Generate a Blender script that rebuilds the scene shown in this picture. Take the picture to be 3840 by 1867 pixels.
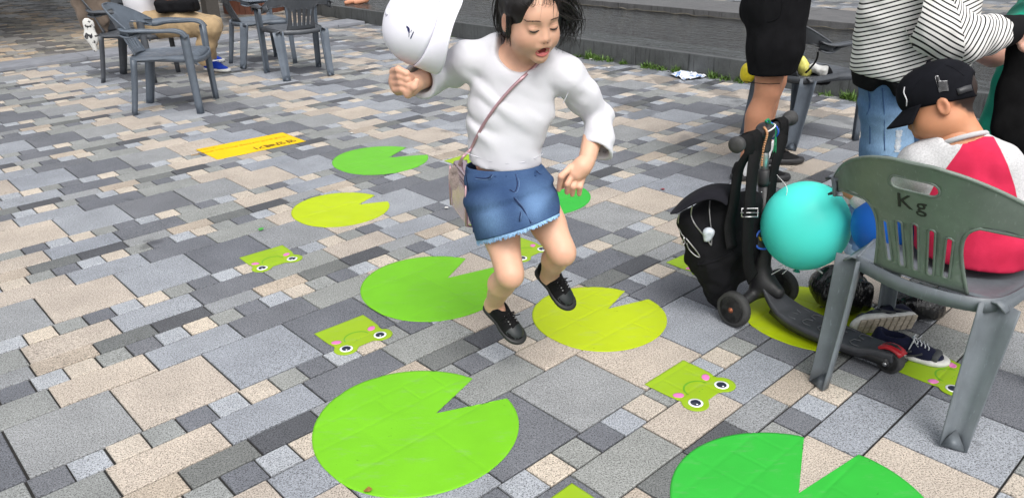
import bpy, bmesh, math, random
import numpy as np
from mathutils import Vector, Matrix, Quaternion
from mathutils.bvhtree import BVHTree
random.seed(7); RNG = np.random.default_rng(11)
PI = math.pi; rad = math.radians
for o in list(bpy.data.objects): bpy.data.objects.remove(o)
scn = bpy.context.scene
COL = scn.collection

# ------------------------------------------------------------------ camera
FPX, PW, PH = 2931.85, 3840.0, 1867.0           # focal length in photo pixels
PITCH, ROLL, CAMH, YAW = 0.413460, 0.023341, 1.3769, 0.740684
def cam_axes():
    f = Vector((0, math.cos(PITCH), -math.sin(PITCH))); r = Vector((1, 0, 0)); d = f.cross(r)
    c, s = math.cos(ROLL), math.sin(ROLL)
    return r*c + d*s, d*c - r*s, f
CR, CD, CF = cam_axes(); CAM = Vector((0, 0, CAMH))
cd = bpy.data.cameras.new('camera'); cam = bpy.data.objects.new('camera', cd); COL.objects.link(cam)
m = Matrix.Identity(4)
for i, v in enumerate((CR, -CD, -CF)):
    for k in range(3): m[k][i] = v[k]
m.translation = CAM; cam.matrix_world = m
cd.sensor_width = 36; cd.lens = 36*FPX/PW; cd.clip_start = 0.05; cd.clip_end = 500
scn.camera = cam

# ------------------------------------------------------------------ sky, sun, exposure
SUN_EL, SUN_AZ = rad(55), rad(165)               # azimuth from +Y clockwise: behind right of the camera
w = bpy.data.worlds.new('World'); scn.world = w; w.use_nodes = True
nt = w.node_tree; bg = nt.nodes['Background']
sk = nt.nodes.new('ShaderNodeTexSky'); sk.sky_type = 'NISHITA'; sk.sun_disc = False
sk.sun_elevation = SUN_EL; sk.sun_rotation = SUN_AZ; sk.air_density = 1.0; sk.dust_density = 6.0; sk.ozone_density = 1.0
hs = nt.nodes.new('ShaderNodeHueSaturation'); hs.inputs['Saturation'].default_value = 0.22
nt.links.new(sk.outputs[0], hs.inputs['Color']); nt.links.new(hs.outputs[0], bg.inputs[0]); bg.inputs[1].default_value = 0.15
sl = bpy.data.lights.new('sun', 'SUN'); sl.energy = 1.0; sl.angle = rad(35); sl.color = (1.0, 0.965, 0.92)
so = bpy.data.objects.new('sun', sl); COL.objects.link(so); so.location = (0, 0, 8)
sd = Vector((math.sin(SUN_AZ)*math.cos(SUN_EL), math.cos(SUN_AZ)*math.cos(SUN_EL), math.sin(SUN_EL)))
so.rotation_euler = sd.to_track_quat('Z', 'Y').to_euler()
scn.view_settings.view_transform = 'Standard'; scn.view_settings.look = 'None'
scn.view_settings.exposure = 0.42; scn.view_settings.gamma = 1.0; scn.view_settings.use_curve_mapping = False
scn.render.engine = 'CYCLES'

# ------------------------------------------------------------------ measuring: photo pixels to places
def ray(px, py): return CR*((px-PW/2)/FPX) + CD*((py-PH/2)/FPX) + CF
def at(px, py, Y): d = ray(px, py); return CAM + d*(Y/d.y)            # point at forward distance Y
def G(px, py, z=0.0): d = ray(px, py); return CAM + d*((z-CAMH)/d.z)  # point at height z
def pj(P): q = Vector(P)-CAM; zz = q.dot(CF); return PW/2+FPX*q.dot(CR)/zz, PH/2+FPX*q.dot(CD)/zz, zz

# ------------------------------------------------------------------ objects
def sl_lin(c): return tuple(((x/12.92) if x <= .04045 else ((x+.055)/1.055)**2.4) for x in c)
def hexc(r, g, b): return sl_lin((r/255, g/255, b/255))
def link(o, parent=None):
    COL.objects.link(o)
    if parent is not None: o.parent = parent
    return o
def thing(name, label, cat, loc=(0, 0, 0), rz=0.0, group=None):
    o = bpy.data.objects.new(name, None); COL.objects.link(o); o.location = loc; o.rotation_euler = (0, 0, rz)
    o.empty_display_size = .05
    o['label'] = label; o['category'] = cat
    if group: o['group'] = group
    return o
def tag(o, label, cat, group=None):
    o['label'] = label; o['category'] = cat
    if group: o['group'] = group
    return o
def mesh(name, V, F, mat, parent=None, smooth=False, attrs=None, world=True):
    me = bpy.data.meshes.new(name)
    me.from_pydata([tuple(v) for v in V], [], [tuple(f) for f in F])
    if smooth: me.polygons.foreach_set('use_smooth', [True]*len(me.polygons))
    if attrs:
        for k, a in attrs.items():
            a = np.asarray(a, np.float32)
            if a.ndim == 1:
                at_ = me.attributes.new(k, 'FLOAT', 'POINT'); at_.data.foreach_set('value', a)
            else:
                at_ = me.attributes.new(k, 'FLOAT_COLOR', 'POINT')
                at_.data.foreach_set('color', np.c_[a, np.ones(len(a))].astype(np.float32).ravel())
    me.update(); o = bpy.data.objects.new(name, me); me.materials.append(mat)
    link(o, parent)
    if parent is not None and world:              # vertices given in world space: undo the parent's place
        o.matrix_parent_inverse = parent_matrix(parent).inverted()
    return o
def parent_matrix(p):
    M = Matrix.LocRotScale(p.location, p.rotation_euler, p.scale)
    return M if p.parent is None else parent_matrix(p.parent) @ p.matrix_parent_inverse @ M
class MB:                                          # collects shapes into one mesh
    def __init__(s): s.V = []; s.F = []
    def add(s, V, F):
        n = len(s.V); s.V += [tuple(v) for v in V]; s.F += [tuple(i+n for i in f) for f in F]; return s
    def build(s, name, mat, parent=None, smooth=False, **k): return mesh(name, s.V, s.F, mat, parent, smooth, **k)
    def box(s, c, size, R=None, bev=0.0):
        hx, hy, hz = [x/2 for x in size]; c = Vector(c)
        if bev <= 0:
            V = [Vector((x*hx, y*hy, z*hz)) for x in (-1, 1) for y in (-1, 1) for z in (-1, 1)]
            F = [(0, 1, 3, 2), (4, 6, 7, 5), (0, 4, 5, 1), (2, 3, 7, 6), (0, 2, 6, 4), (1, 5, 7, 3)]
        else:
            bm = bmesh.new(); bmesh.ops.create_cube(bm, size=1)
            for v in bm.verts: v.co = Vector((v.co.x*size[0], v.co.y*size[1], v.co.z*size[2]))
            bmesh.ops.bevel(bm, geom=bm.edges[:], offset=bev, segments=2, affect='EDGES', profile=.6)
            bm.verts.index_update(); V = [v.co.copy() for v in bm.verts]; F = [[v.index for v in f.verts] for f in bm.faces]; bm.free()
        if R is not None: V = [R @ v for v in V]
        return s.add([v+c for v in V], F)
    def tube(s, P, r, n=10, cap=True, flat=None, up=None):
        """swept tube; r number or list; flat=(w,h) profile scale"""
        P = [Vector(p) for p in P]; m = len(P); rr = r if hasattr(r, '__len__') else [r]*m
        T = [((P[min(i+1, m-1)]-P[max(i-1, 0)]).normalized()) for i in range(m)]
        u = Vector(up) if up is not None else (Vector((0, 0, 1)) if abs(T[0].z) < .9 else Vector((1, 0, 0)))
        V = []; F = []
        for i in range(m):
            a = u - T[i]*u.dot(T[i]); a.normalize(); b = T[i].cross(a)
            if up is None: u = a
            for k in range(n):
                t = 2*PI*k/n; x, y = math.cos(t), math.sin(t)
                if flat: x, y = x*flat[0], y*flat[1]
                V.append(P[i] + (a*x + b*y)*rr[i])
        for i in range(m-1):
            for k in range(n):
                F.append((i*n+k, i*n+(k+1) % n, (i+1)*n+(k+1) % n, (i+1)*n+k))
        if cap: F.append(tuple(range(n))[::-1]); F.append(tuple((m-1)*n+k for k in range(n)))
        return s.add(V, F)
    def lathe(s, prof, c=(0, 0, 0), axis=(0, 0, 1), n=24):
        """prof list of (radius, height along axis)"""
        ax = Vector(axis).normalized(); a = ax.orthogonal().normalized(); b = ax.cross(a); c = Vector(c)
        V = []; F = []; m = len(prof)
        for r, h in prof:
            for k in range(n):
                t = 2*PI*k/n; V.append(c + ax*h + (a*math.cos(t)+b*math.sin(t))*r)
        for i in range(m-1):
            for k in range(n): F.append((i*n+k, i*n+(k+1) % n, (i+1)*n+(k+1) % n, (i+1)*n+k))
        F.append(tuple(range(n))[::-1]); F.append(tuple((m-1)*n+k for k in range(n)))
        return s.add(V, F)
    def ribbon(s, P, wdir, w, t=.0015):
        """flat strap along P, wdir width direction(s), thickness t"""
        P = [Vector(p) for p in P]; m = len(P); V = []; F = []
        for i in range(m):
            T = (P[min(i+1, m-1)]-P[max(i-1, 0)]).normalized()
            wd = Vector(wdir[i] if hasattr(wdir[0], '__len__') else wdir); wd = (wd - T*wd.dot(T)).normalized(); nn = T.cross(wd)
            ww = w[i] if hasattr(w, '__len__') else w
            for a, b in ((-1, -1), (1, -1), (1, 1), (-1, 1)): V.append(P[i] + wd*(a*ww/2) + nn*(b*t/2))
        for i in range(m-1):
            for k in range(4): F.append((i*4+k, i*4+(k+1) % 4, i*4+4+(k+1) % 4, i*4+4+k))
        F.append((3, 2, 1, 0)); F.append(tuple((m-1)*4+k for k in range(4)))
        return s.add(V, F)
    def prism(s, poly, z0, z1, M=None):
        n = len(poly); V = [Vector((x, y, z)) for z in (z0, z1) for x, y in poly]
        if M is not None: V = [M @ v for v in V]
        return s.add(V, [tuple(range(n))[::-1], tuple(range(n, 2*n))] + [(i, (i+1) % n, n+(i+1) % n, n+i) for i in range(n)])
def spline(P, n=8):
    """Catmull-Rom through points"""
    P = [Vector(p) for p in P]; out = []
    for i in range(len(P)-1):
        p0 = P[max(i-1, 0)]; p1 = P[i]; p2 = P[i+1]; p3 = P[min(i+2, len(P)-1)]
        for k in range(n):
            t = k/n; out.append(.5*((2*p1)+(p2-p0)*t+(2*p0-5*p1+4*p2-p3)*t*t+(3*p1-p0-3*p2+p3)*t**3))
    out.append(P[-1]); return out
def lerp(a, b, t): return a+(b-a)*t

# ------------------------------------------------------------------ materials
def newmat(name):
    m = bpy.data.materials.new(name); m.use_nodes = True
    n = m.node_tree; b = n.nodes['Principled BSDF']; return m, n, b
def node(n, t, **k):
    x = n.nodes.new(t)
    for a, v in k.items():
        if hasattr(x, a): setattr(x, a, v)
        else: x.inputs[a].default_value = v
    return x
def ramp(n, src, stops):
    r = n.nodes.new('ShaderNodeValToRGB'); e = r.color_ramp.elements
    while len(e) < len(stops): e.new(.5)
    for i, (p_, c) in enumerate(stops):
        e[i].position = p_; e[i].color = (*c, 1) if hasattr(c, '__len__') else (c, c, c, 1)
    if src is not None: n.links.new(src, r.inputs[0])
    return r.outputs[0]
def mixc(n, fac, a, b, mode='MIX'):
    x = n.nodes.new('ShaderNodeMix'); x.data_type = 'RGBA'; x.blend_type = mode
    for s_, v in ((x.inputs[0], fac), (x.inputs[6], a), (x.inputs[7], b)):
        if hasattr(v, 'links'): n.links.new(v, s_)
        elif hasattr(v, '__len__'): s_.default_value = (*v[:3], 1)
        else: s_.default_value = v
    return x.outputs[2]
def math_(n, op, a, b=None, c=None, clamp=False):
    x = n.nodes.new('ShaderNodeMath'); x.operation = op; x.use_clamp = clamp
    for i, v in enumerate((a, b, c)):
        if v is None: continue
        if hasattr(v, 'links'): n.links.new(v, x.inputs[i])
        else: x.inputs[i].default_value = v
    return x.outputs[0]
def attr(n, name, out='Fac'):
    x = n.nodes.new('ShaderNodeAttribute'); x.attribute_name = name; return x.outputs[out]
def noise(n, scale, detail=3, rough=.55, coord='Object', vec=None):
    x = n.nodes.new('ShaderNodeTexNoise'); x.inputs['Scale'].default_value = scale
    x.inputs['Detail'].default_value = detail; x.inputs['Roughness'].default_value = rough
    if vec is None:
        if coord == 'World': vec = n.nodes.new('ShaderNodeNewGeometry').outputs['Position']
        else: vec = n.nodes.new('ShaderNodeTexCoord').outputs[coord]
    n.links.new(vec, x.inputs['Vector']); return x.outputs['Fac']
def scaled(n, s, coord='Object'):
    mp = n.nodes.new('ShaderNodeMapping'); mp.inputs['Scale'].default_value = s
    src = n.nodes.new('ShaderNodeNewGeometry').outputs['Position'] if coord == 'World' else n.nodes.new('ShaderNodeTexCoord').outputs[coord]
    n.links.new(src, mp.inputs['Vector']); return mp.outputs[0]
def bump(n, b, h, strength=.3, dist=.002):
    x = n.nodes.new('ShaderNodeBump'); x.inputs['Strength'].default_value = strength; x.inputs['Distance'].default_value = dist
    n.links.new(h, x.inputs['Height']); n.links.new(x.outputs[0], b.inputs['Normal']); return x
def simple(name, col, rough=.6, var=.12, vscale=30, bs=0, bscale=200, bdist=.001, metal=0, sss=0, spec=None, coat=0, sheen=0):
    """base colour with uneven tone and fine relief"""
    m, n, b = newmat(name)
    f = noise(n, vscale, 4, .6)
    c = ramp(n, f, [(.25, tuple(x*(1-var) for x in col)), (.75, tuple(min(1, x*(1+var)) for x in col))])
    n.links.new(c, b.inputs['Base Color'])
    rr = ramp(n, noise(n, vscale*1.7, 3), [(.3, max(0, rough-.07)), (.7, min(1, rough+.07))]); n.links.new(rr, b.inputs['Roughness'])
    b.inputs['Metallic'].default_value = metal
    if bs: bump(n, b, noise(n, bscale, 3), bs, bdist)
    if sss:
        b.inputs['Subsurface Weight'].default_value = sss; b.inputs['Subsurface Radius'].default_value = (1, .35, .2); b.inputs['Subsurface Scale'].default_value = .006
    if spec is not None: b.inputs['Specular IOR Level'].default_value = spec
    if coat: b.inputs['Coat Weight'].default_value = coat
    if sheen: b.inputs['Sheen Weight'].default_value = sheen; b.inputs['Sheen Roughness'].default_value = .5
    return m

# ------------------------------------------------------------------ soft shapes: distance fields meshed with surface nets
_perm = RNG.random((32, 32, 32)).astype(np.float32)
def vnoise(P, s):
    q = P*s; i = np.floor(q).astype(int); f = (q-i).astype(np.float32); f = f*f*(3-2*f); i &= 31; j = (i+1) & 31
    x, y, z = f[..., 0], f[..., 1], f[..., 2]
    def L(a, b, c): return _perm[a, b, c]
    c00 = L(i[..., 0], i[..., 1], i[..., 2])*(1-x)+L(j[..., 0], i[..., 1], i[..., 2])*x
    c10 = L(i[..., 0], j[..., 1], i[..., 2])*(1-x)+L(j[..., 0], j[..., 1], i[..., 2])*x
    c01 = L(i[..., 0], i[..., 1], j[..., 2])*(1-x)+L(j[..., 0], i[..., 1], j[..., 2])*x
    c11 = L(i[..., 0], j[..., 1], j[..., 2])*(1-x)+L(j[..., 0], j[..., 1], j[..., 2])*x
    return ((c00*(1-y)+c10*y)*(1-z)+(c01*(1-y)+c11*y)*z)-.5
class SDF:
    def __init__(s, lo, hi, h):
        s.lo = np.array(lo, float); s.h = h; n = np.ceil((np.array(hi)-s.lo)/h).astype(int)+1; s.n = n
        ax = [s.lo[i]+h*np.arange(n[i]) for i in range(3)]
        s.P = np.stack(np.meshgrid(*ax, indexing='ij'), -1).astype(np.float32)
        s.d = np.full(tuple(n), .3, np.float32)
    def region(s, lo, hi):
        a = np.clip(np.floor((np.array(lo)-s.lo)/s.h).astype(int), 0, s.n); b = np.clip(np.ceil((np.array(hi)-s.lo)/s.h).astype(int)+1, 0, s.n)
        return tuple(slice(int(a[i]), int(b[i])) for i in range(3))
    def _put(s, lo, hi, fn, k, mode):
        mgn = k+3*s.h+.012
        r = s.region(np.array(lo)-mgn, np.array(hi)+mgn); P = s.P[r]
        if P.size == 0: return s
        p = fn(P); d = s.d[r]; kk = max(k, 1e-6)
        if mode == 'sub':
            p = -p; h = np.maximum(kk-np.abs(d-p), 0)/kk; s.d[r] = np.maximum(d, p)+h*h*kk*.25
        elif mode == 'and':
            h = np.maximum(kk-np.abs(d-p), 0)/kk; s.d[r] = np.maximum(d, p)+h*h*kk*.25
        else:
            h = np.maximum(kk-np.abs(d-p), 0)/kk; s.d[r] = np.minimum(d, p)-h*h*kk*.25
        return s
    def cone(s, a, b, ra, rb=None, k=.02, mode='add', flat=None):
        """round cone; flat=(axis, factor): squashes the section along axis"""
        rb = ra if rb is None else rb; a = np.array(a, np.float32); b = np.array(b, np.float32); R = max(ra, rb)
        ba = b-a; bb = float(ba@ba)+1e-9
        if flat is not None: fn_ax = np.array(flat[0], np.float32); fn_ax /= np.linalg.norm(fn_ax)
        def fn(P):
            q = P-a; t = np.clip((q@ba)/bb, 0, 1); e = q-t[..., None]*ba
            if flat is not None: e = e+(e@fn_ax)[..., None]*fn_ax*(1/flat[1]-1)
            return np.linalg.norm(e, axis=-1)-(ra+(rb-ra)*t)
        mx = R*max(1, flat[1] if flat else 1)
        return s._put(np.minimum(a, b)-mx, np.maximum(a, b)+mx, fn, k, mode)
    def chain(s, pts, rs, k=.02, mode='add', flat=None):
        for i in range(len(pts)-1): s.cone(pts[i], pts[i+1], rs[i], rs[i+1], k, mode, flat)
        return s
    def ell(s, c, r, R=None, k=.02, mode='add'):
        c = np.array(c, np.float32); r = np.array(r, np.float32); M = np.array(R, np.float32) if R is not None else None
        def fn(P):
            q = P-c
            if M is not None: q = q@M
            k0 = np.linalg.norm(q/r, axis=-1); k1 = np.linalg.norm(q/(r*r), axis=-1)+1e-9
            return k0*(k0-1)/k1
        mx = float(r.max()) if M is not None else r
        return s._put(c-mx, c+mx, fn, k, mode)
    def box(s, c, r, R=None, rnd=.01, k=.02, mode='add'):
        c = np.array(c, np.float32); r = np.array(r, np.float32)-rnd; M = np.array(R, np.float32) if R is not None else None
        def fn(P):
            q = P-c
            if M is not None: q = q@M
            q = np.abs(q)-r
            return np.linalg.norm(np.maximum(q, 0), axis=-1)+np.minimum(q.max(-1), 0)-rnd
        mx = float(np.linalg.norm(r+rnd))
        return s._put(c-mx, c+mx, fn, k, mode)
    def plane(s, c, nrm, k=.004, lo=None, hi=None):
        """cuts away the side the normal points to"""
        c = np.array(c, np.float32); nn = np.array(nrm, np.float32); nn /= np.linalg.norm(nn)
        return s._put(s.lo if lo is None else lo, (s.lo+s.n*s.h) if hi is None else hi, lambda P: -((P-c)@nn), k, 'sub')
    def wrinkle(s, amp, scale, R=None, ridged=False, mask=None):
        q = s.P if R is None else s.P@np.array(R, np.float32)
        near = np.abs(s.d) < .05
        P = q[near]; v = vnoise(P, np.array(scale, np.float32))
        v += .5*vnoise(P+3.3, np.array(scale, np.float32)*2.1)
        if ridged: v = .35-np.abs(v)*1.6
        v = v*amp
        if mask is not None: v = v*mask(s.P[near])
        s.d[near] += v; return s
    def mesh(s, smooth=1):
        d = s.d; n = s.n; ins = d < 0
        c = ins[:-1, :-1, :-1].astype(np.int8)
        cnt = sum(ins[a:n[0]-1+a, b:n[1]-1+b, e:n[2]-1+e].astype(np.int8) for a in (0, 1) for b in (0, 1) for e in (0, 1))
        idx = np.argwhere((cnt > 0) & (cnt < 8)); m = len(idx)
        ids = np.full((n[0]-1, n[1]-1, n[2]-1), -1, np.int64); ids[tuple(idx.T)] = np.arange(m)
        acc = np.zeros((m, 3)); num = np.zeros(m)
        for ax in range(3):
            o1, o2 = [k for k in range(3) if k != ax]
            for p in (0, 1):
                for q in (0, 1):
                    A = idx.copy(); A[:, o1] += p; A[:, o2] += q; B = A.copy(); B[:, ax] += 1
                    da = d[tuple(A.T)]; db = d[tuple(B.T)]; x = (da < 0) != (db < 0)
                    t = np.where(x, da/np.where(x, da-db, 1), 0); pos = A.astype(float); pos[:, ax] += t
                    acc[x] += pos[x]; num[x] += 1
        V = acc/np.maximum(num, 1)[:, None]*s.h+s.lo
        F = []
        for ax in range(3):
            o1, o2 = (ax+1) % 3, (ax+2) % 3
            sl1 = [slice(None)]*3; sl2 = [slice(None)]*3; sl1[ax] = slice(0, -1); sl2[ax] = slice(1, None)
            a = ins[tuple(sl1)]; b = ins[tuple(sl2)]; e = np.argwhere(a != b)
            ok = (e[:, o1] > 0) & (e[:, o2] > 0) & (e[:, o1] < n[o1]-1) & (e[:, o2] < n[o2]-1); e = e[ok]
            inside = a[tuple(e.T)]
            def cid(p, q): z = e.copy(); z[:, o1] -= p; z[:, o2] -= q; return ids[tuple(z.T)]
            Q = np.stack([cid(1, 1), cid(0, 1), cid(0, 0), cid(1, 0)], 1)
            Q[~inside] = Q[~inside][:, ::-1]; F.append(Q)
        F = np.concatenate(F); F = F[(F >= 0).all(1)]
        for _ in range(smooth):
            sm = np.zeros_like(V); ct = np.zeros(len(V))
            for k in range(4):
                i, j = F[:, k], F[:, (k+1) % 4]
                np.add.at(sm, i, V[j]); np.add.at(sm, j, V[i]); np.add.at(ct, i, 1); np.add.at(ct, j, 1)
            V = V*.45+(sm/np.maximum(ct, 1)[:, None])*.55
        return V, F
    def build(s, name, mat, parent=None, smooth=1, attrs=None):
        V, F = s.mesh(smooth)
        if callable(attrs): attrs = attrs(V)
        return fmesh(name, V, F, mat, parent, attrs)
def fmesh(name, V, F, mat, parent=None, attrs=None):
    """fast mesh from arrays of vertices and quads"""
    me = bpy.data.meshes.new(name); V = np.asarray(V, np.float32); F = np.asarray(F, np.int32)
    me.vertices.add(len(V)); me.vertices.foreach_set('co', V.ravel())
    k = F.shape[1]; me.loops.add(F.size); me.loops.foreach_set('vertex_index', F.ravel())
    me.polygons.add(len(F)); me.polygons.foreach_set('loop_start', np.arange(0, F.size, k, dtype=np.int32))
    me.update(calc_edges=True); me.validate(); me.polygons.foreach_set('use_smooth', np.ones(len(me.polygons), bool))
    for kk, a in (attrs or {}).items():
        a = np.asarray(a, np.float32)
        if a.ndim == 1: me.attributes.new(kk, 'FLOAT', 'POINT').data.foreach_set('value', a)
        else: me.attributes.new(kk, 'FLOAT_COLOR', 'POINT').data.foreach_set('color', np.c_[a, np.ones(len(a))].astype(np.float32).ravel())
    me.materials.append(mat); o = bpy.data.objects.new(name, me); link(o, parent)
    if parent is not None: o.matrix_parent_inverse = parent_matrix(parent).inverted()
    return o
# ================================================================== paving layout (units of 0.1 m, u along courses)
CU, CV = -1.69244, -21.25938
EU = Vector((math.cos(YAW), math.sin(YAW), 0)); EV = Vector((-math.sin(YAW), math.cos(YAW), 0))
def gw(u, v, z=0.0): return EU*((u-CU)*.1)+EV*((v-CV)*.1)+Vector((0, 0, z))
def wg(p): return p[0]*EU.x*10+p[1]*EU.y*10+CU, p[0]*EV.x*10+p[1]*EV.y*10+CV
# row kind: (v0, v1, tile length, colours, start of the first colour)
ROWS = [(0, 3, 3, ('grey', 'beige', 'blue', 'dark'), 0.0), (3, 4.5, 3, ('green', 'beige', 'blue', 'dark'), -1.4),
        (4.5, 5.5, 1, ('dark', 'light', 'cream', 'green'), .1), (5.5, 6.5, 2, ('tan', 'moss', 'black', 'grey'), 1.3),
        (6.5, 8, 3, ('green', 'beige', 'blue', 'dark'), -1.4), (8, 9, 1, ('dark', 'light', 'cream', 'green'), -.09)]
def row_phase(k, r):
    if r == 2: return {0: .31, -1: -.27}.get(k, .05+.3*math.sin(k*2.3))
    if r == 3: return {0: 1.54, -1: 1.02}.get(k, 1.3+.25*math.sin(k*1.7))
    return ROWS[r][4]+(-.12 if k < -1 else .04*math.sin(k*3.1))
PAL = {'grey': hexc(147, 150, 153), 'beige': hexc(186, 176, 165), 'blue': hexc(150, 155, 163), 'dark': hexc(112, 115, 122), 'green': hexc(147, 150, 149),
       'light': hexc(168, 173, 180), 'cream': hexc(197, 187, 174), 'tan': hexc(178, 167, 154), 'moss': hexc(113, 116, 116), 'black': hexc(88, 90, 95)}
PAL = {k: tuple(x*.96 for x in v) for k, v in PAL.items()}

def paver_material(name, damp=0.0):
    m, n, b = newmat(name)
    tint = attr(n, 'tint', 'Color')
    oi = n.nodes.new('ShaderNodeObjectInfo')
    base = mixc(n, 1.0, tint, ramp(n, oi.outputs['Random'], [(0, (.93, .935, .95)), (1, (1.06, 1.05, 1.03))]), 'MULTIPLY')
    blot = ramp(n, noise(n, 5.5, 4, .6, 'World'), [(.3, .86), (.72, 1.1)])
    base = mixc(n, 1.0, base, blot, 'MULTIPLY')
    sp = noise(n, 250, 2, .65, 'World'); sp2 = noise(n, 130, 2, .6, 'World')
    dark = ramp(n, sp, [(.38, .30), (.50, 1.0)])
    lite = ramp(n, sp2, [(.50, 1.04), (.66, 1.40)])
    base = mixc(n, 1.0, base, dark, 'MULTIPLY'); base = mixc(n, .8, base, lite, 'MULTIPLY')
    # damp patches left by rain and splashing, in a belt near the water channel
    pos = n.nodes.new('ShaderNodeNewGeometry').outputs['Position']
    sx = n.nodes.new('ShaderNodeSeparateXYZ'); n.links.new(pos, sx.inputs[0])
    belt = math_(n, 'ADD', math_(n, 'MULTIPLY', sx.outputs[0], .10), math_(n, 'MULTIPLY', sx.outputs[1], .12))
    belt = math_(n, 'SUBTRACT', belt, .45, clamp=True)
    wn = noise(n, 2.6, 5, .6, vec=scaled(n, (1, 1, 1), 'World'))
    wet = ramp(n, math_(n, 'ADD', wn, math_(n, 'MULTIPLY', belt, .34)), [(.665-damp, 0.0), (.69-damp, 1.0)])
    base = mixc(n, math_(n, 'MULTIPLY', wet, .62), base, mixc(n, 1.0, base, (.42, .42, .43), 'MULTIPLY'))
    dirt = ramp(n, noise(n, 1.3, 5, .65, 'World'), [(.35, (.90, .90, .90)), (.65, (1.05, 1.045, 1.035))])
    base = mixc(n, 1.0, base, dirt, 'MULTIPLY')
    n.links.new(base, b.inputs['Base Color'])
    n.links.new(ramp(n, wet, [(0, .82), (1, .42)]), b.inputs['Roughness'])
    b.inputs['Specular IOR Level'].default_value = .35
    bump(n, b, sp, .5, .0012)
    return m
M_PAVER = paver_material('paver_granite')
M_JOINT = simple('joint_sand', hexc(40, 39, 38), .95, .35, 60, .5, 300, .002)

def tile_faces(L, H, z=0.0, ch=.0022, dep=.014):
    a, b = L/2, H/2; V = [(-a, -b, z-dep), (a, -b, z-dep), (a, b, z-dep), (-a, b, z-dep), (-a, -b, z-ch), (a, -b, z-ch), (a, b, z-ch), (-a, b, z-ch),
         (-a+ch, -b+ch, z), (a-ch, -b+ch, z), (a-ch, b-ch, z), (-a+ch, b-ch, z)]
    F = [(8, 9, 10, 11)]
    for i in range(4): j = (i+1) % 4; F += [(4+i, 4+j, 8+j, 8+i), (i, j, 4+j, 4+i)]
    return V, F
JW = .0062
def tiles_in(u0, u1, v0, v1):
    out = []
    for k in range(math.floor(v0/9), math.ceil(v1/9)):
        for r, (a, b, ln, cols, _) in enumerate(ROWS):
            va, vb = 9*k+a, 9*k+b
            if vb < v0 or va > v1: continue
            ph = row_phase(k, r); i0 = math.floor((u0-ph)/ln); i1 = math.ceil((u1-ph)/ln)
            for i in range(i0, i1): out.append((ph+i*ln, va, ln, vb-va, cols[i % 4]))
    return out
def joint_depth(U, V):
    """how far a thin sheet sinks into the joints at grid place (arrays)"""
    best = np.full(U.shape, 9.0)
    k = np.floor(V/9); vv = V-9*k
    for r, (a, b, ln, cols, _) in enumerate(ROWS):
        inr = (vv >= a) & (vv < b)
        if not inr.any(): continue
        ph = np.array([row_phase(int(q), r) for q in k[inr]])
        du = (U[inr]-ph) % ln; du = np.minimum(du, ln-du); dv = np.minimum(vv[inr]-a, b-vv[inr])
        best[inr] = np.minimum(du, dv)
    return np.exp(-(best*.1/.0042)**2)*.0016

ground = mesh('plaza_ground', [tuple(gw(u, v, -.0075)) for u, v in ((-125, -60), (57, -60), (57, 69), (-125, 69))], [(0, 1, 2, 3)], M_JOINT); ground['kind'] = 'structure'
U_LEDGE = 58.0+CU; V_STRIP = 90.5+CV             # channel edge and kerb strip, in grid units
tl = []
for t in tiles_in(-118, U_LEDGE+1, -38, V_STRIP+.5):
    u, v, l, h, c = t
    l2 = min(u+l, U_LEDGE)-u; h2 = min(v+h, V_STRIP)-v
    if l2 < .25 or h2 < .25: continue
    p = gw(u+l2/2, v+h2/2); X, Y, Z = pj(p)
    if Z < .35 or X < -700 or X > 4540 or Y < -200 or Y > 2500: continue
    vis = 0 <= X <= 3840 and 0 <= Y <= 1867
    tl.append(((l2*h2/(Z*Z)*(CAMH/Z)) if vis else 0, u, v, l2, h2, c))
tl.sort(key=lambda t: -t[0])
cache = {}
def add_tiles(lst, parent, mat, zoff=0.0, single=300, name='paving_stone', shade=None):
    sv, sf, sc = [], [], []
    for i, (a, u, v, l, h, c) in enumerate(lst):
        L, H = l*.1-JW, h*.1-JW; p = gw(u+l/2, v+h/2)
        dz = random.gauss(0, .0005)+zoff; tx, ty = random.gauss(0, .0022), random.gauss(0, .0022)
        if i < single:
            key = (round(l, 2), round(h, 2), c)
            if key not in cache:
                V, F = tile_faces(L, H); me = bpy.data.meshes.new(name); me.from_pydata(V, [], F)
                at_ = me.attributes.new('tint', 'FLOAT_COLOR', 'POINT'); at_.data.foreach_set('color', list((*PAL[c], 1))*12); me.materials.append(mat); cache[key] = me
            o = bpy.data.objects.new(name, cache[key]); link(o, parent)
            o.location = (p.x+random.gauss(0, .0005), p.y+random.gauss(0, .0005), dz); o.rotation_euler = (tx, ty, YAW+random.gauss(0, .002))
        else:
            V, F = tile_faces(L, H); n = len(sv); tone = 1+random.gauss(0, .05); col = [x*tone for x in PAL[c]]
            for x, y, z in V: q = p+EU*x+EV*y; sv.append((q.x, q.y, z+dz+tx*y-ty*x))
            sf += [tuple(j+n for j in f) for f in F]; sc += [col]*12
    if sv:
        o = mesh('paving_stones', sv, sf, mat, parent, attrs={'tint': np.array(sc)}); o['kind'] = 'stuff'
add_tiles(tl, ground, M_PAVER)

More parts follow.
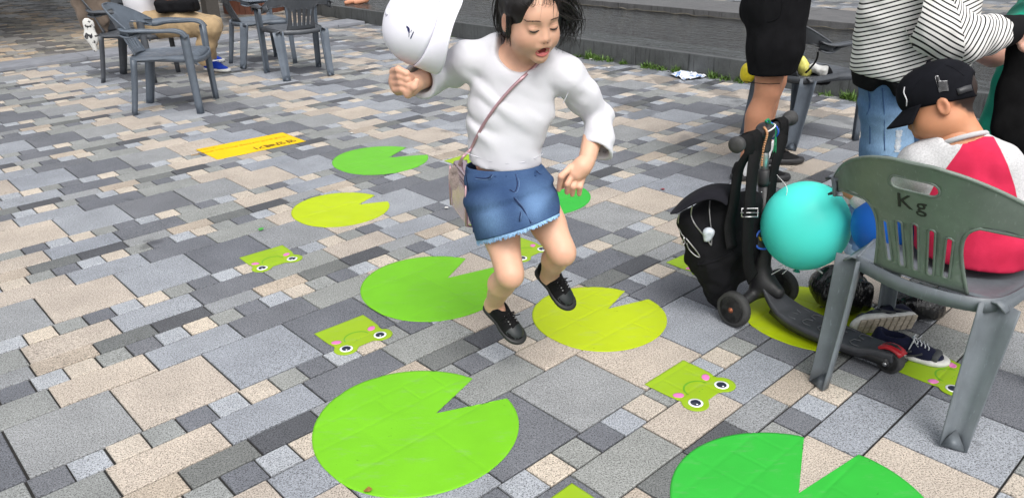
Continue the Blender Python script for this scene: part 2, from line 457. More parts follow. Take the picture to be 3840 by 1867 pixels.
# ================================================================== kerb strip and paving beyond it (left back)
M_STRIP = simple('kerb_granite', hexc(128, 131, 138), .75, .22, 9, .4, 250, .0015)
V1 = V_STRIP; V2 = V_STRIP+4.2
kerb = thing('stone_kerb', 'long grey granite kerb strip crossing the paving at upper left', 'kerb', gw(-40, V1))
u = -118.0
while u < U_LEDGE-.5:
    l = min(10.0, U_LEDGE-.3-u)
    mb = MB(); mb.box((0, 0, 0), (l*.1-.006, (V2-V1)*.1-.006, .09), bev=.008)
    c = gw(u+l/2, (V1+V2)/2, -.012)
    R = Matrix.Rotation(YAW, 3, 'Z'); V = [R @ Vector(v)+c for v in mb.V]
    X, Y, Z = pj(c)
    if -600 < X < 4200 and Z > 0: mesh('kerb_stone', V, mb.F, M_STRIP, kerb)
    u += l
M_PAVER2 = paver_material('paver_back_wet', .05)
far = mesh('back_pavement', [tuple(gw(u, v, .016)) for u, v in ((-118, V2+.05), (140, V2+.05), (140, V2+150), (-118, V2+150))], [(0, 1, 2, 3)], M_JOINT); far['kind'] = 'structure'
bt = []
for t in tiles_in(-70, U_LEDGE-.3, V2, V2+85):
    u, v, l, h, c = t
    if v < V2: h -= V2-v; v = V2
    if h < .25 or u+l > U_LEDGE-.3: continue
    X, Y, Z = pj(gw(u+l/2, v+h/2))
    if -700 < X < 4000 and Y > -350 and Z > 0: bt.append((0, u, v+.05, l, h, c))
_pal = dict(PAL); PAL.update({k: (v[0]*.95, v[1]*.86, v[2]*.74) for k, v in _pal.items()})  # browner, darker back tiles: wet dirt, with shade and warm light in the colour
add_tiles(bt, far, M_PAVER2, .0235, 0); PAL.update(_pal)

# ================================================================== water channel with stone edges (right back)
def stone_mat(name, col, streak):
    m, n, b = newmat(name)
    f = noise(n, 7, 5, .65, 'World'); g = noise(n, 260, 2, .6, 'World')
    c = ramp(n, f, [(.3, tuple(x*.72 for x in col)), (.7, tuple(x*1.2 for x in col))])
    c = mixc(n, 1.0, c, ramp(n, g, [(.35, .6), (.6, 1.15)]), 'MULTIPLY')
    st = noise(n, 1.0, 4, .7, vec=scaled(n, (34, 34, 2.2), 'World'))
    s = ramp(n, st, [(.54, 0), (.66, streak)])
    nz = n.nodes.new('ShaderNodeSeparateXYZ'); n.links.new(n.nodes.new('ShaderNodeNewGeometry').outputs['Normal'], nz.inputs[0])
    side = math_(n, 'SUBTRACT', 1.0, math_(n, 'ABSOLUTE', nz.outputs[2]), clamp=True)
    c = mixc(n, math_(n, 'MULTIPLY', s, side), c, (.012, .013, .013))
    n.links.new(c, b.inputs['Base Color']); n.links.new(ramp(n, f, [(.3, .45), (.7, .75)]), b.inputs['Roughness']); bump(n, b, g, .5, .002)
    return m
M_LEDGE = stone_mat('ledge_stone', hexc(84, 87, 88), .75); M_BED = stone_mat('bed_stone', hexc(58, 57, 56), 0); M_FARK = stone_mat('far_kerb_stone', hexc(96, 96, 97), .5)
ZT = .170
def block_row(name, label, cat, ua, ub, z0, z1, ln, mat, va=-70, vb=125, bev=.006, part='stone_block'):
    t = thing(name, label, cat, gw(ua, 0, 0)); v = va+3.7
    while v < vb:
        l = min(ln, vb-v); c = gw((ua+ub)/2, v+l/2, (z0+z1)/2); X, Y, Z = pj(c)
        if Z > 0 and -900 < X < 4800:
            mb = MB(); mb.box((0, 0, 0), ((ub-ua)*.1, l*.1-.005, z1-z0), bev=bev)
            R = Matrix.Rotation(YAW, 3, 'Z'); mesh(part, [R @ Vector(q)+c for q in mb.V], mb.F, mat, t)
        v += l
    return t
block_row('channel_ledge', 'low dark streaked stone edge of the shallow water channel', 'ledge', U_LEDGE, U_LEDGE+4, -.05, ZT, 13, M_LEDGE)
bed = mesh('channel_bed', [tuple(gw(u, v, ZT-.014)) for u, v in ((U_LEDGE+3.9, -70), (U_LEDGE+21, -70), (U_LEDGE+21, 125), (U_LEDGE+3.9, 125))], [(0, 1, 2, 3)], M_BED); bed['kind'] = 'structure'
def water_mat():
    m, n, b = newmat('running_water')
    v1 = scaled(n, (1, 1, 1), 'World'); r = n.nodes.new('ShaderNodeVectorRotate'); r.rotation_type = 'Z_AXIS'; r.inputs['Angle'].default_value = -YAW; n.links.new(v1, r.inputs['Vector'])
    mp = n.nodes.new('ShaderNodeMapping'); mp.inputs['Scale'].default_value = (7, 2.2, 1); n.links.new(r.outputs[0], mp.inputs['Vector'])
    a = noise(n, 2.2, 3, .55, vec=mp.outputs[0]); c = noise(n, 6.0, 2, .5, vec=mp.outputs[0])
    h = math_(n, 'ADD', a, math_(n, 'MULTIPLY', c, .35))
    b.inputs['Base Color'].default_value = (.80, .83, .82, 1); b.inputs['Roughness'].default_value = .06; b.inputs['IOR'].default_value = 1.33
    b.inputs['Transmission Weight'].default_value = 1.0
    bump(n, b, h, 1.0, .03); return m
wat = mesh('water', [tuple(gw(u, v, ZT+.003)) for u, v in ((U_LEDGE+.5, -70), (U_LEDGE+20.6, -70), (U_LEDGE+20.6, 125), (U_LEDGE+.5, 125))], [(0, 1, 2, 3)], water_mat()); wat['kind'] = 'structure'
block_row('far_channel_kerb', 'higher stone kerb on the far side of the water channel', 'kerb', U_LEDGE+20.5, U_LEDGE+29.5, 0, ZT+.075, 11, M_FARK)
M_FOAM = simple('pale_scale', hexc(96, 92, 82), .9, .6, 9, .5, 200, .002)
mb = MB()
P = [gw(U_LEDGE+20.35, v, ZT+.012+.006*math.sin(v*1.9)+.004*math.sin(v*5.3)) for v in np.arange(-60, 120, .8)]
mb.tube(P, [.002+.006*random.random()**2 for _ in P], 6); o = mb.build('lime_crust', M_FOAM, None, True); tag(o, 'thin pale mineral crust along the foot of the far channel kerb', 'crust')
fp = mesh('far_pavement', [tuple(gw(u, v, ZT+.042)) for u, v in ((U_LEDGE+29.4, -90), (U_LEDGE+150, -90), (U_LEDGE+150, 125), (U_LEDGE+29.4, 125))], [(0, 1, 2, 3)], M_JOINT); fp['kind'] = 'structure'
ft = []
for t in tiles_in(U_LEDGE+29.5, U_LEDGE+110, -60, 60):
    u, v, l, h, c = t
    if u < U_LEDGE+29.5: continue
    X, Y, Z = pj(gw(u+l/2, v+h/2, .2))
    if 2000 < X < 4700 and Y > -350 and Z > 0: ft.append((0, u, v, l, h, c))
add_tiles(ft, fp, M_PAVER, ZT+.05, 0)

# grass and weeds in the crack at the foot of the ledge
M_GRASS = simple('weed_leaf', (.075, .15, .022), .6, .5, 60)
gv, gf = [], []
def blade(p, hgt, lean, wd):
    n = len(gv); d = Vector((lean[0], lean[1], 0)); s = Vector((-lean[1], lean[0], 0)); s = s.normalized()*wd if s.length > 1e-6 else Vector((wd, 0, 0))
    for t in (0, .4, .75, 1): 
        c = p+d*(t*t)+Vector((0, 0, hgt*(t-.25*t*t*(d.length/max(hgt, .01)))))
        k = (1-t)*.9+.1; gv.append(tuple(c-s*k)); gv.append(tuple(c+s*k))
    for i in range(3): gf.append((n+2*i, n+2*i+1, n+2*i+3, n+2*i+2))
def tuft(px, spread, n, hmax):
    # centre on the ledge foot at image column px
    best = None
    for vv in np.arange(-60, 110, .2):
        X, Y, Z = pj(gw(U_LEDGE, vv));
        if Z > 0 and (best is None or abs(X-px) < best[0]): best = (abs(X-px), vv)
    vv = best[1]
    for _ in range(n):
        dv = random.gauss(0, spread*10); du = -abs(random.gauss(0, .35)); a = random.uniform(0, 2*PI); l = random.uniform(.02, .07)
        blade(gw(U_LEDGE+du-.05, vv+dv, 0), random.uniform(.3, 1)*hmax, (math.cos(a)*l, math.sin(a)*l), random.uniform(.002, .008))
for px, sp, n, h in ((2070, .12, 90, .05), (2175, .04, 50, .06), (2225, .06, 150, .11), (2270, .07, 170, .08), (2330, .06, 110, .06), (2420, .07, 200, .09), (2480, .06, 150, .08), (2540, .06, 160, .09), (2590, .02, 40, .04),
                     (2690, .04, 110, .08), (2730, .03, 80, .06), (2775, .03, 90, .08), (3100, .04, 70, .05), (3175, .05, 160, .09), (3210, .04, 120, .08), (1700, .15, 60, .03)):
    for _k in range(3): tuft(px+random.uniform(-22, 22), sp*.30, int(n*.20), h*random.uniform(.6, 1.15))
g = mesh('ledge_weeds', gv, gf, M_GRASS); g['kind'] = 'stuff'; tag(g, 'green weeds and grass sprouting along the foot of the stone ledge', 'weeds')

# ================================================================== stickers on the paving
def vinyl(name, col):
    m, n, b = newmat(name)
    f = noise(n, 6, 4, .6, 'World'); c = ramp(n, f, [(.3, tuple(x*.93 for x in col)), (.7, tuple(min(1, x*1.05) for x in col))])
    sp = noise(n, 240, 1, .5, 'World'); c = mixc(n, 1.0, c, ramp(n, noise(n, 38, 4, .7, 'World'), [(.26, .5), (.31, 1.0)]), 'MULTIPLY'); c = mixc(n, math_(n, 'MULTIPLY', ramp(n, noise(n, 1, 5, .75, vec=scaled(n, (9, 30, 1), 'World')), [(.55, 0), (.75, 1)]), .22), c, (.30, .30, .28))
    n.links.new(c, b.inputs['Base Color']); b.inputs['Roughness'].default_value = .52; b.inputs['Specular IOR Level'].default_value = .3
    bump(n, b, sp, .12, .001); return m
def sheet(name, outline, centre, mat, parent=None, z=.0022, nr=44, na=300, th=.0006, joints=True):
    """thin vinyl sheet: outline (closed list of xy, star-shaped about centre) laid on the paving and sunk in its joints"""
    O = np.array(outline); seg = np.linalg.norm(np.roll(O, -1, 0)-O, axis=1); cum = np.r_[0, np.cumsum(seg)]; s = np.linspace(0, cum[-1], na, endpoint=False)
    cl = np.r_[O, O[:1]]; B = np.stack([np.interp(s, cum, cl[:, i]) for i in (0, 1)], 1)
    # keep true corners
    for q in O[:-1] if len(O) < 60 else []: B[np.argmin(((B-q)**2).sum(1))] = q
    c = np.array(centre); t = (np.arange(1, nr+1)/nr)[:, None, None]
    Pp = c+(B-c)[None]*t; P2 = np.r_[[c], Pp.reshape(-1, 2)]
    U, Vv = wg((P2[:, 0], P2[:, 1])); zz = z-(joint_depth(U, Vv) if joints else 0)
    P3 = np.c_[P2, zz]; F = []
    ring = lambda r: 1+r*na
    F = [(0, ring(0)+i, ring(0)+(i+1) % na) for i in range(na)]
    for r in range(nr-1):
        F += [(ring(r)+i, ring(r+1)+i, ring(r+1)+(i+1) % na, ring(r)+(i+1) % na) for i in range(na)]
    # rim
    n0 = len(P3); last = P3[ring(nr-1):].copy(); last[:, 2] -= th; P3 = np.r_[P3, last]
    F += [(ring(nr-1)+i, n0+i, n0+(i+1) % na, ring(nr-1)+(i+1) % na) for i in range(na)]
    return mesh(name, P3, F, mat, parent, smooth=True)
def lily(c, r, a0, a1, apex, mat, label, squash=.95):
    """round pad with a notch between directions a0..a1 (degrees), notch point apex"""
    O = [tuple(apex)]; ang = np.radians(np.linspace(a1, a0+360, 110))
    for t in ang:
        k = 1+.012*math.sin(3*t+.6)
        # slightly longer along the diagonal
        d = np.array([math.cos(t), math.sin(t)]); e = np.array([.70, -.71]); k *= 1+(.045*(abs(d@e)-.6)); O.append((c[0]+r*k*d[0], c[1]+r*k*d[1]))
    o = sheet('lily_pad_sticker', O, apex, mat); tag(o, label, 'floor sticker', 'lily pad stickers on the paving'); return o
V_GREEN = vinyl('vinyl_green', hexc(112, 186, 30)); V_GREEN2 = vinyl('vinyl_green_far', hexc(100, 178, 46)); V_LIME = vinyl('vinyl_lime', hexc(172, 192, 14)); V_EMER = vinyl('vinyl_emerald', hexc(50, 172, 58))
lily((-.292, 1.873), .297, 26, 57, (-.237, 1.934), V_GREEN, 'large bright green lily pad sticker at the bottom centre of the paving')
lily((-.317, 2.788), .288, 34, 65, (-.264, 2.857), V_GREEN, 'bright green lily pad sticker beside the jumping child\'s right shoe')
lily((.31, 2.505), .242, 32, 58, (.351, 2.563), V_LIME, 'yellow-green lily pad sticker below the jumping child\'s left shoe')
lily((-.858, 3.687), .243, 22, 52, (-.775, 3.743), V_LIME, 'yellow-green lily pad sticker left of the child\'s pink purse')
lily((-.778, 4.509), .285, 16, 62, (-.731, 4.549), V_GREEN2, 'green lily pad sticker nearest to the yellow rectangular sign')
lily((.698, 1.492), .316, 43, 70, (.711, 1.557), V_EMER, 'emerald green lily pad sticker cut by the bottom edge at right')
lily((1.075, 2.47), .245, 22, 50, (1.12, 2.53), V_LIME, 'yellow-green lily pad sticker lying under the kick scooter')
lily((.125, 3.80), .283, 30, 73, (.18, 3.86), V_EMER, 'emerald green lily pad sticker partly hidden behind the child\'s left hand')

V_FROG = vinyl('vinyl_frog', hexc(142, 174, 30)); V_PINK = vinyl('print_pink', hexc(212, 120, 178)); V_MOUTH = vinyl('print_mouth', hexc(96, 158, 36)); V_WHITE = vinyl('print_white', hexc(240, 243, 246)); V_PUPIL = vinyl('print_navy', hexc(36, 42, 60))
def frog(Wc, Nc, label, sc=None):
    W_ = np.array(Wc); N_ = np.array(Nc); ex = N_-W_; L = np.linalg.norm(ex); ex = ex/L; ey = np.array([ex[1], -ex[0]]); s = .202 if sc is None else sc
    mid = (W_+N_)/2 if sc is None else W_+ex*sc/2
    k = s/.202
    def T(x, y): q = mid+ex*x*k+ey*y*k; return (float(q[0]), float(q[1]))
    O = [(-.101, 0), (.101, 0), (.101, .06), (.099, .10), (.092, .128)]
    e1 = (.069, .170); r = .041
    a = np.radians(np.linspace(-55, 150, 22)); E1 = [(e1[0]+r*math.cos(t), e1[1]+r*math.sin(t)) for t in a]
    O += E1[:-1]+[(.024, .187), (-.030, .187)]+[(-x-.004, y) for x, y in E1[:-1]][::-1]+[(-.096, .128), (-.10, .10), (-.101, .06)]
    root = sheet('frog_sticker', [T(*q) for q in O], T(0, .10), V_FROG, nr=22, na=220)
    tag(root, label, 'floor sticker', 'frog face stickers on the paving')
    def disc(nm, cx, cy, rx, ry, rot, mat, z, par):
        P = []
        for i in range(28):
            t = 2*PI*i/28; x, y = rx*math.cos(t), ry*math.sin(t); P.append(T(cx+x*math.cos(rot)-y*math.sin(rot), cy+x*math.sin(rot)+y*math.cos(rot)))
        return sheet(nm, P, T(cx, cy), mat, par, z=z, nr=3, na=28, th=.0003)
    for sx in (1, -1):
        cx = .068*sx-.003
        e = disc('eye', cx, .170, .0225, .0225, 0, V_WHITE, .0026, root); disc('pupil', cx, .170, .0158, .0158, 0, V_PUPIL, .0030, e); disc('glint', cx-.004, .178, .0028, .0028, 0, V_WHITE, .0034, e)
        disc('cheek', .071*sx-.004, .110, .0175, .0125, -.6*sx, V_PINK, .0026, root)
        disc('nostril', .0075*sx-.005, .1425, .0022, .0017, 0, V_MOUTH, .0026, root)
    arc = [(-.005+.046*math.cos(t), .131+.040*math.sin(t)*1.0-.000) for t in np.radians(np.linspace(180, 360, 19))]
    P = [Vector((*T(*q), .0026)) for q in arc]; V = []; F = []
    for i, p in enumerate(P):
        tn = (P[min(i+1, 18)]-P[max(i-1, 0)]).normalized(); nn = Vector((-tn.y, tn.x, 0))*.0029*k*(.55+.45*math.sin(PI*i/18)); V += [p-nn, p+nn]
    for i in range(18): F.append((2*i, 2*i+1, 2*i+3, 2*i+2))
    mesh('mouth', V, F, V_MOUTH, root)
    return root
frog((-1.187, 3.108), (-1.032, 3.238), 'frog face sticker farthest left, by a dark paving stone')
frog((-.710, 2.427), (-.557, 2.561), 'frog face sticker between the two bright green lily pads')
frog((.403, 2.061), (.553, 2.197), 'frog face sticker in open paving, left of the chair\'s rear foot')
frog((-.092, 3.125), (.037, 3.258), 'frog face sticker seen between the jumping child\'s legs', .19)
frog((.641, 2.958), (.766, 3.061), 'frog face sticker behind the black backpack', .19)
frog((1.207, 2.106), (1.350, 2.225), 'frog face sticker under the chair, beneath the navy shoe', .195)
frog((-.005, 1.478), (.14, 1.614), 'frog face sticker cut off by the bottom edge of the picture')
frog((-.391, 4.453), (-.257, 4.590), 'frog face sticker mostly hidden by the child\'s pink purse', .19)

# yellow printed sign on the paving, read from the far side
V_YEL = vinyl('vinyl_yellow', hexc(232, 190, 0)); V_INK = simple('brown_ink', hexc(72, 40, 14), .6, .05)
V_INK2 = simple('faint_ink', hexc(176, 128, 12), .6, .1)
A, B, Cc, D = [G(*q) for q in ((735, 562), (1060, 498), (1148, 531), (815, 600))]
ctr = (A+B+Cc+D)/4
def dense(pts, n=14): return [tuple(lerp(Vector(pts[i][:2]), Vector(pts[(i+1) % 4][:2]), j/n)) for i in range(4) for j in range(n)]
ysign = sheet('sign_sticker', dense([A, D, Cc, B]), ctr[:2], V_YEL, nr=24, na=200); tag(ysign, 'yellow rectangular floor sign with upside-down Korean lettering', 'floor sign')
def text_obj(name, s, size, mat, M, parent, extrude=.0004, align='LEFT', bold=0.0, gap=1.0):
    cu = bpy.data.curves.new(name, 'FONT'); cu.body = s; cu.space_character = gap; cu.size = size; cu.extrude = extrude; cu.align_x = align; cu.align_y = 'CENTER'; cu.offset = bold; cu.resolution_u = 2
    t = bpy.data.objects.new(name, cu); COL.objects.link(t); bpy.context.view_layer.update()
    dg = bpy.context.evaluated_depsgraph_get(); me = bpy.data.meshes.new_from_object(t.evaluated_get(dg)); bpy.data.objects.remove(t)
    me.transform(M); me.materials.clear(); me.materials.append(mat); o = bpy.data.objects.new(name, me); link(o, parent)
    if parent is not None: o.matrix_parent_inverse = parent_matrix(parent).inverted()
    return o
xd = (A-B).normalized(); xd.z = 0; yd = Vector((0, 0, 1)).cross(xd)          # text runs from the far right to the left
def sign_M(px, py, z=.0030):
    p = G(px, py); Mx = Matrix.Identity(4)
    for i, v in enumerate((xd, yd, Vector((0, 0, 1)))):
        for k in range(3): Mx[k][i] = v[k]
    Mx.translation = (p.x, p.y, z); return Mx
text_obj('lettering', '영양빼기', .078, V_INK, sign_M(1108, 527), ysign, .0002, bold=.0006)
text_obj('small_lettering', '연잎을 밟으며 개구리처럼 뛰어서 건너 보세요 짝짝', .030, V_INK2, sign_M(1072, 513), ysign, .0002)
text_obj('small_lettering', '놀이 체험 마당', .020, V_INK2, sign_M(808, 554), ysign, .0002)
# ================================================================== moulded plastic armchairs
def plastic(name, col, rough=.42):
    m, n, b = newmat(name)
    f = noise(n, 9, 5, .65); c = ramp(n, f, [(.28, tuple(x*.8 for x in col)), (.72, tuple(x*1.18 for x in col))])
    sc = noise(n, 1.0, 4, .7, vec=scaled(n, (160, 160, 14))); c = mixc(n, math_(n, 'MULTIPLY', ramp(n, sc, [(.60, 0), (.72, 1)]), .35), c, tuple(min(1, x*2.1+.05) for x in col))
    n.links.new(c, b.inputs['Base Color']); n.links.new(ramp(n, noise(n, 25, 3), [(.3, rough-.06), (.7, rough+.16)]), b.inputs['Roughness'])
    bump(n, b, noise(n, 420, 2), .12, .0006); return m
P_GREY = plastic('chair_grey_plastic', hexc(92, 101, 112)); P_DARK = plastic('chair_dark_plastic', hexc(76, 80, 86)); P_BACKLIT = plastic('chair_backlit_plastic', hexc(112, 124, 116)); P_LEG = plastic('chair_leg_plastic', hexc(108, 115, 121))  # Kg backrest coloured greener to stand in for light passing through the plastic

def rounded_slot(cx, s0, s1, wd, tilt=0.0, n=6):
    P = []; r = wd/2
    for t in np.linspace(0, PI, n+1): P.append((cx+r*math.cos(t)+tilt*(s1-s0)/2, s1-r+r*math.sin(t)))
    for t in np.linspace(PI, 2*PI, n+1): P.append((cx+r*math.cos(t)-tilt*(s1-s0)/2, s0+r+r*math.sin(t)))
    return P
def back_map(x, s):
    """unrolled back (x across, s up) to chair space"""
    Rr = .40-.10*max(0, min(1, (s-.18)/.2)); th = x/Rr
    y0 = -.222-.38*s-.10*s*s; z = .425+s*.935
    return Vector((Rr*math.sin(th), y0+Rr*(1-math.cos(th))-.02*math.cos(min(abs(th)*2, PI))*0, z-.34*x*x))
def fill_curve(loops):
    cu = bpy.data.curves.new('t', 'CURVE'); cu.dimensions = '2D'; cu.fill_mode = 'BOTH'
    for L in loops:
        sp = cu.splines.new('POLY'); sp.points.add(len(L)-1); sp.use_cyclic_u = True
        for p, q in zip(sp.points, L): p.co = (q[0], q[1], 0, 1)
    o = bpy.data.objects.new('t', cu); COL.objects.link(o); bpy.context.view_layer.update()
    me = bpy.data.meshes.new_from_object(o.evaluated_get(bpy.context.evaluated_depsgraph_get())); bpy.data.objects.remove(o)
    bm = bmesh.new(); bm.from_mesh(me); bpy.data.meshes.remove(me)
    bmesh.ops.remove_doubles(bm, verts=bm.verts, dist=1e-6); return bm
def leg_loft(mb, top, foot, w0, w1, d, out, curve=0.0, n=8, th=.006):
    """channel section leg from top to foot; out: direction of the open side; w width, d flange depth"""
    top = Vector(top); foot = Vector(foot); T = (foot-top).normalized(); o = Vector(out); o = (o-T*o.dot(T)).normalized(); sd = T.cross(o)
    V = []; F = []; prof_n = 8
    for i in range(n+1):
        t = i/n; c = top.lerp(foot, t)+o*(curve*math.sin(PI*t)); w = lerp(w0, w1, t)/2; dd = d*lerp(1, .85, t)
        pts = [(-w, dd), (-w*.55, .1*dd), (0, 0), (w*.55, .1*dd), (w, dd), (w-th*.7, dd+th*.3), (w*.55-th*.6, .1*dd+th), (0, th), (-w*.55+th*.6, .1*dd+th), (-w+th*.7, dd+th*.3)]
        prof_n = len(pts); V += [c+sd*a+o*b for a, b in pts]
    for i in range(n):
        for k in range(prof_n): F.append((i*prof_n+k, (i+1)*prof_n+k, (i+1)*prof_n+(k+1) % prof_n, i*prof_n+(k+1) % prof_n))
    F.append(tuple(range(prof_n))); F.append(tuple(n*prof_n+k for k in range(prof_n))[::-1])
    mb.add(V, F)
    # foot web closing the channel
    b = n*prof_n; c = foot; w = w1/2; dd = d*.85
    mb.add([c+sd*(-w*.95)+o*dd, c+sd*(w*.95)+o*dd, c+o*.002, c+o*.004-T*.045], [(0, 1, 2), (0, 3, 1), (0, 2, 3), (1, 3, 2)])
def make_chair(label, loc, rz, backmat, bodymat, legmat, lettering=None, group='moulded plastic armchairs'):
    t = thing('plastic_chair', label, 'chair', loc, rz, group)
    # ---- backrest with slots and hand hole
    R_ = [(.126, 0), (.117, .06), (.110, .13), (.114, .185), (.133, .22), (.172, .240), (.22, .240), (.29, .226), (.34, .21), (.36, .225), (.36, .262), (.33, .283), (.27, .316), (.20, .348), (.12, .374), (.05, .386)]
    half = [tuple(v)[:2] for v in spline([Vector((x, y, 0)) for x, y in R_], 4)]
    outline = half+[(-x, y) for x, y in half[::-1]]
    slots = [rounded_slot(cx, s0, s1, .017, tl_) for cx, s0, s1, tl_ in ((-.080, .035, .178, -.06), (-.040, .03, .19, -.03), (0, .03, .195, 0), (.040, .03, .19, .03), (.080, .035, .178, .06))]
    hh = rounded_slot(0, -.062, .062, .040); hh = [(y, x+.318) for x, y in hh]
    bm = fill_curve([outline]+slots+[hh])
    for x in np.arange(-.345, .35, .0275): bmesh.ops.bisect_plane(bm, geom=bm.verts[:]+bm.edges[:]+bm.faces[:], plane_co=(x, 0, 0), plane_no=(1, 0, 0))
    for y in np.arange(.03, .37, .045): bmesh.ops.bisect_plane(bm, geom=bm.verts[:]+bm.edges[:]+bm.faces[:], plane_co=(0, y, 0), plane_no=(0, 1, 0))
    bm.verts.index_update(); V = [back_map(v.co.x, v.co.y) for v in bm.verts]; F = [[v.index for v in f.verts] for f in bm.faces]; bm.free()
    o = mesh('backrest', V, F, backmat, t, True, world=False)
    sm = o.modifiers.new('thickness', 'SOLIDIFY'); sm.thickness = .006; sm.offset = 0
    mb = MB()
    for L in slots+[hh]:
        P = [back_map(*q)+Vector((0, -.003, 0)) for q in L+L[:1]]; mb.tube(P, .0032, 6, cap=False)
    P = [back_map(*q) for q in half+[(-x, y) for x, y in half[::-1]]]
    ia = [i for i, q in enumerate(half) if q[1] > .255 and q[0] < .36]
    top = [half[i] for i in ia]; top = top+[(-x, y) for x, y in top[::-1]]
    mb.tube([back_map(*q) for q in top], .0052, 8)
    mb.build('rim', backmat, o, True, world=False)
    for s in (-1, 1):
        side = [q for q in half if q[1] < .235 and q[0] < .3]; m2 = MB(); m2.tube([back_map(s*x, y) for x, y in side], .0055, 6)
        # ---- armrest: wing end sweeps forward, flattens, turns down into the front leg
        e = back_map(s*.345, .236)
        P = [e+Vector((-s*.03, -.05, .012)), e, Vector((s*.300, -.07, .622)), Vector((s*.295, .06, .622)), Vector((s*.289, .15, .620)), Vector((s*.282, .205, .603)), Vector((s*.276, .236, .565))]
        Wd = [Vector((0, 0, 1)), Vector((s*.35, 0, 1)), Vector((s*1, 0, .45)), Vector((s, 0, .12)), Vector((s, 0, 0)), Vector((s, 0, 0)), Vector((s, 0, 0))]
        ww = [.052, .052, .055, .056, .056, .056, .055]
        Pi = spline(P, 6); k = len(P)-1
        Wi = [Wd[min(int(i/6), k)].lerp(Wd[min(int(i/6)+1, k)], (i % 6)/6) for i in range(len(Pi))]; wi = [lerp(ww[min(i//6, k)], ww[min(i//6+1, k)], (i % 6)/6) for i in range(len(Pi))]
        m3 = MB(); m3.ribbon(Pi, Wi, wi, .007)
        for side_ in (-1, 1):
            E_ = [p+(w_.normalized())*(side_*(q/2-.003)) for p, w_, q in zip(Pi, Wi, wi)]; dn = [((Pi[min(i+1, len(Pi)-1)]-Pi[max(i-1, 0)]).cross(Wi[i])).normalized() for i in range(len(Pi))]
            dn = [v if (v.z < 0 or (abs(v.z) < .3 and v.x*s < 0)) else -v for v in dn]
            m3.ribbon([e+v*.011 for e, v in zip(E_, dn)], dn, .024, .006)
        arm = m3.build('armrest', bodymat, t, True, world=False); m2.build('side_rib', backmat, o, True, world=False)
        # ---- legs
        m4 = MB(); leg_loft(m4, (s*.276, .236, .575), (s*.262, .245, 0), .066, .054, .042, (-s*.55, -.8, 0), .004); m4.build('leg', legmat, t, True, world=False)
        m5 = MB(); leg_loft(m5, (s*.190, -.172, .408), (s*.188, -.250, 0), .096, .070, .040, (s*.42, -.9, 0), -.004); m5.build('leg', legmat, t, True, world=False)
    # ---- seat
    nx, ny = 18, 18; V = []; F = []
    for j in range(ny+1):
        q = j/ny; y = -.20+.455*q; hw = lerp(.222, .236, q)
        for i in range(nx+1):
            p = -1+2*i/nx; x = p*hw; z = .420+.012*q-.018*(1-p*p)*math.sin(PI*min(1, q*1.1))*.9-.055*max(0, (q-.86)/.14)**2-.020*max(0, (abs(p)-.88)/.12)**2
            V.append((x, y, z))
    for j in range(ny):
        for i in range(nx): a = j*(nx+1)+i; F.append((a, a+1, a+nx+2, a+nx+1))
    st = mesh('seat', V, F, bodymat, t, True, world=False); sm = st.modifiers.new('thickness', 'SOLIDIFY'); sm.thickness = .006; sm.offset = -1
    m6 = MB()
    ring = [Vector((-.18, -.198, .405)), Vector((0, -.240, .400)), Vector((.18, -.198, .405)), Vector((.215, 0, .405)), Vector((.236, .235, .395)), Vector((0, .262, .372)), Vector((-.236, .235, .395)), Vector((-.215, 0, .405)), Vector((-.18, -.198, .405))]
    m6.ribbon(spline(ring, 6), Vector((0, 0, 1)), .040, .006); m6.build('seat_apron', bodymat, st, True, world=False)
    if lettering:
        d = Matrix.Identity(4)
        u = (back_map(.05, .262)-back_map(-.05, .262)).normalized(); vv = (back_map(0, .28)-back_map(0, .24)).normalized(); nn = u.cross(vv)
        for i, v in enumerate((u, vv, nn)):
            for k in range(3): d[k][i] = v[k]
        d.translation = back_map(-.046, .262)+nn*.0052
        me_o = text_obj('lettering', lettering, .064, simple('black_ink', (.012, .012, .012), .5, .05), d, None, .0008, bold=.0003, gap=1.25)
        for v in me_o.data.vertices: pass
        me_o.parent = o
    return t
def flip_check(): pass
make_chair('plastic armchair marked Kg, its back tinted green as if lit through, with the boy sitting in it', (1.270, 2.046, 0), rad(-50.8), P_BACKLIT, P_LEG, P_LEG, 'Kg')
make_chair('empty grey plastic armchair nearest the yellow sign, seen from the side', (-2.558, 6.023, 0), rad(-83.8), P_GREY, P_GREY, P_GREY)
make_chair('dark plastic armchair with the person in beige trousers seated in it', (-3.36, 7.25, 0), rad(-92), P_DARK, P_DARK, P_DARK)
make_chair('grey plastic armchair turned sideways in front of the red-brown round planter', (-2.42, 7.88, 0), rad(-55), P_DARK, P_GREY, P_GREY)
make_chair('empty grey plastic armchair with its slotted back to the camera', (-1.91, 7.26, 0), rad(30), P_DARK, P_DARK, P_GREY)
make_chair('grey plastic armchair behind the man in shorts, holding a black bag', (1.828, 4.811, 0), rad(-62), P_DARK, P_DARK, P_GREY)
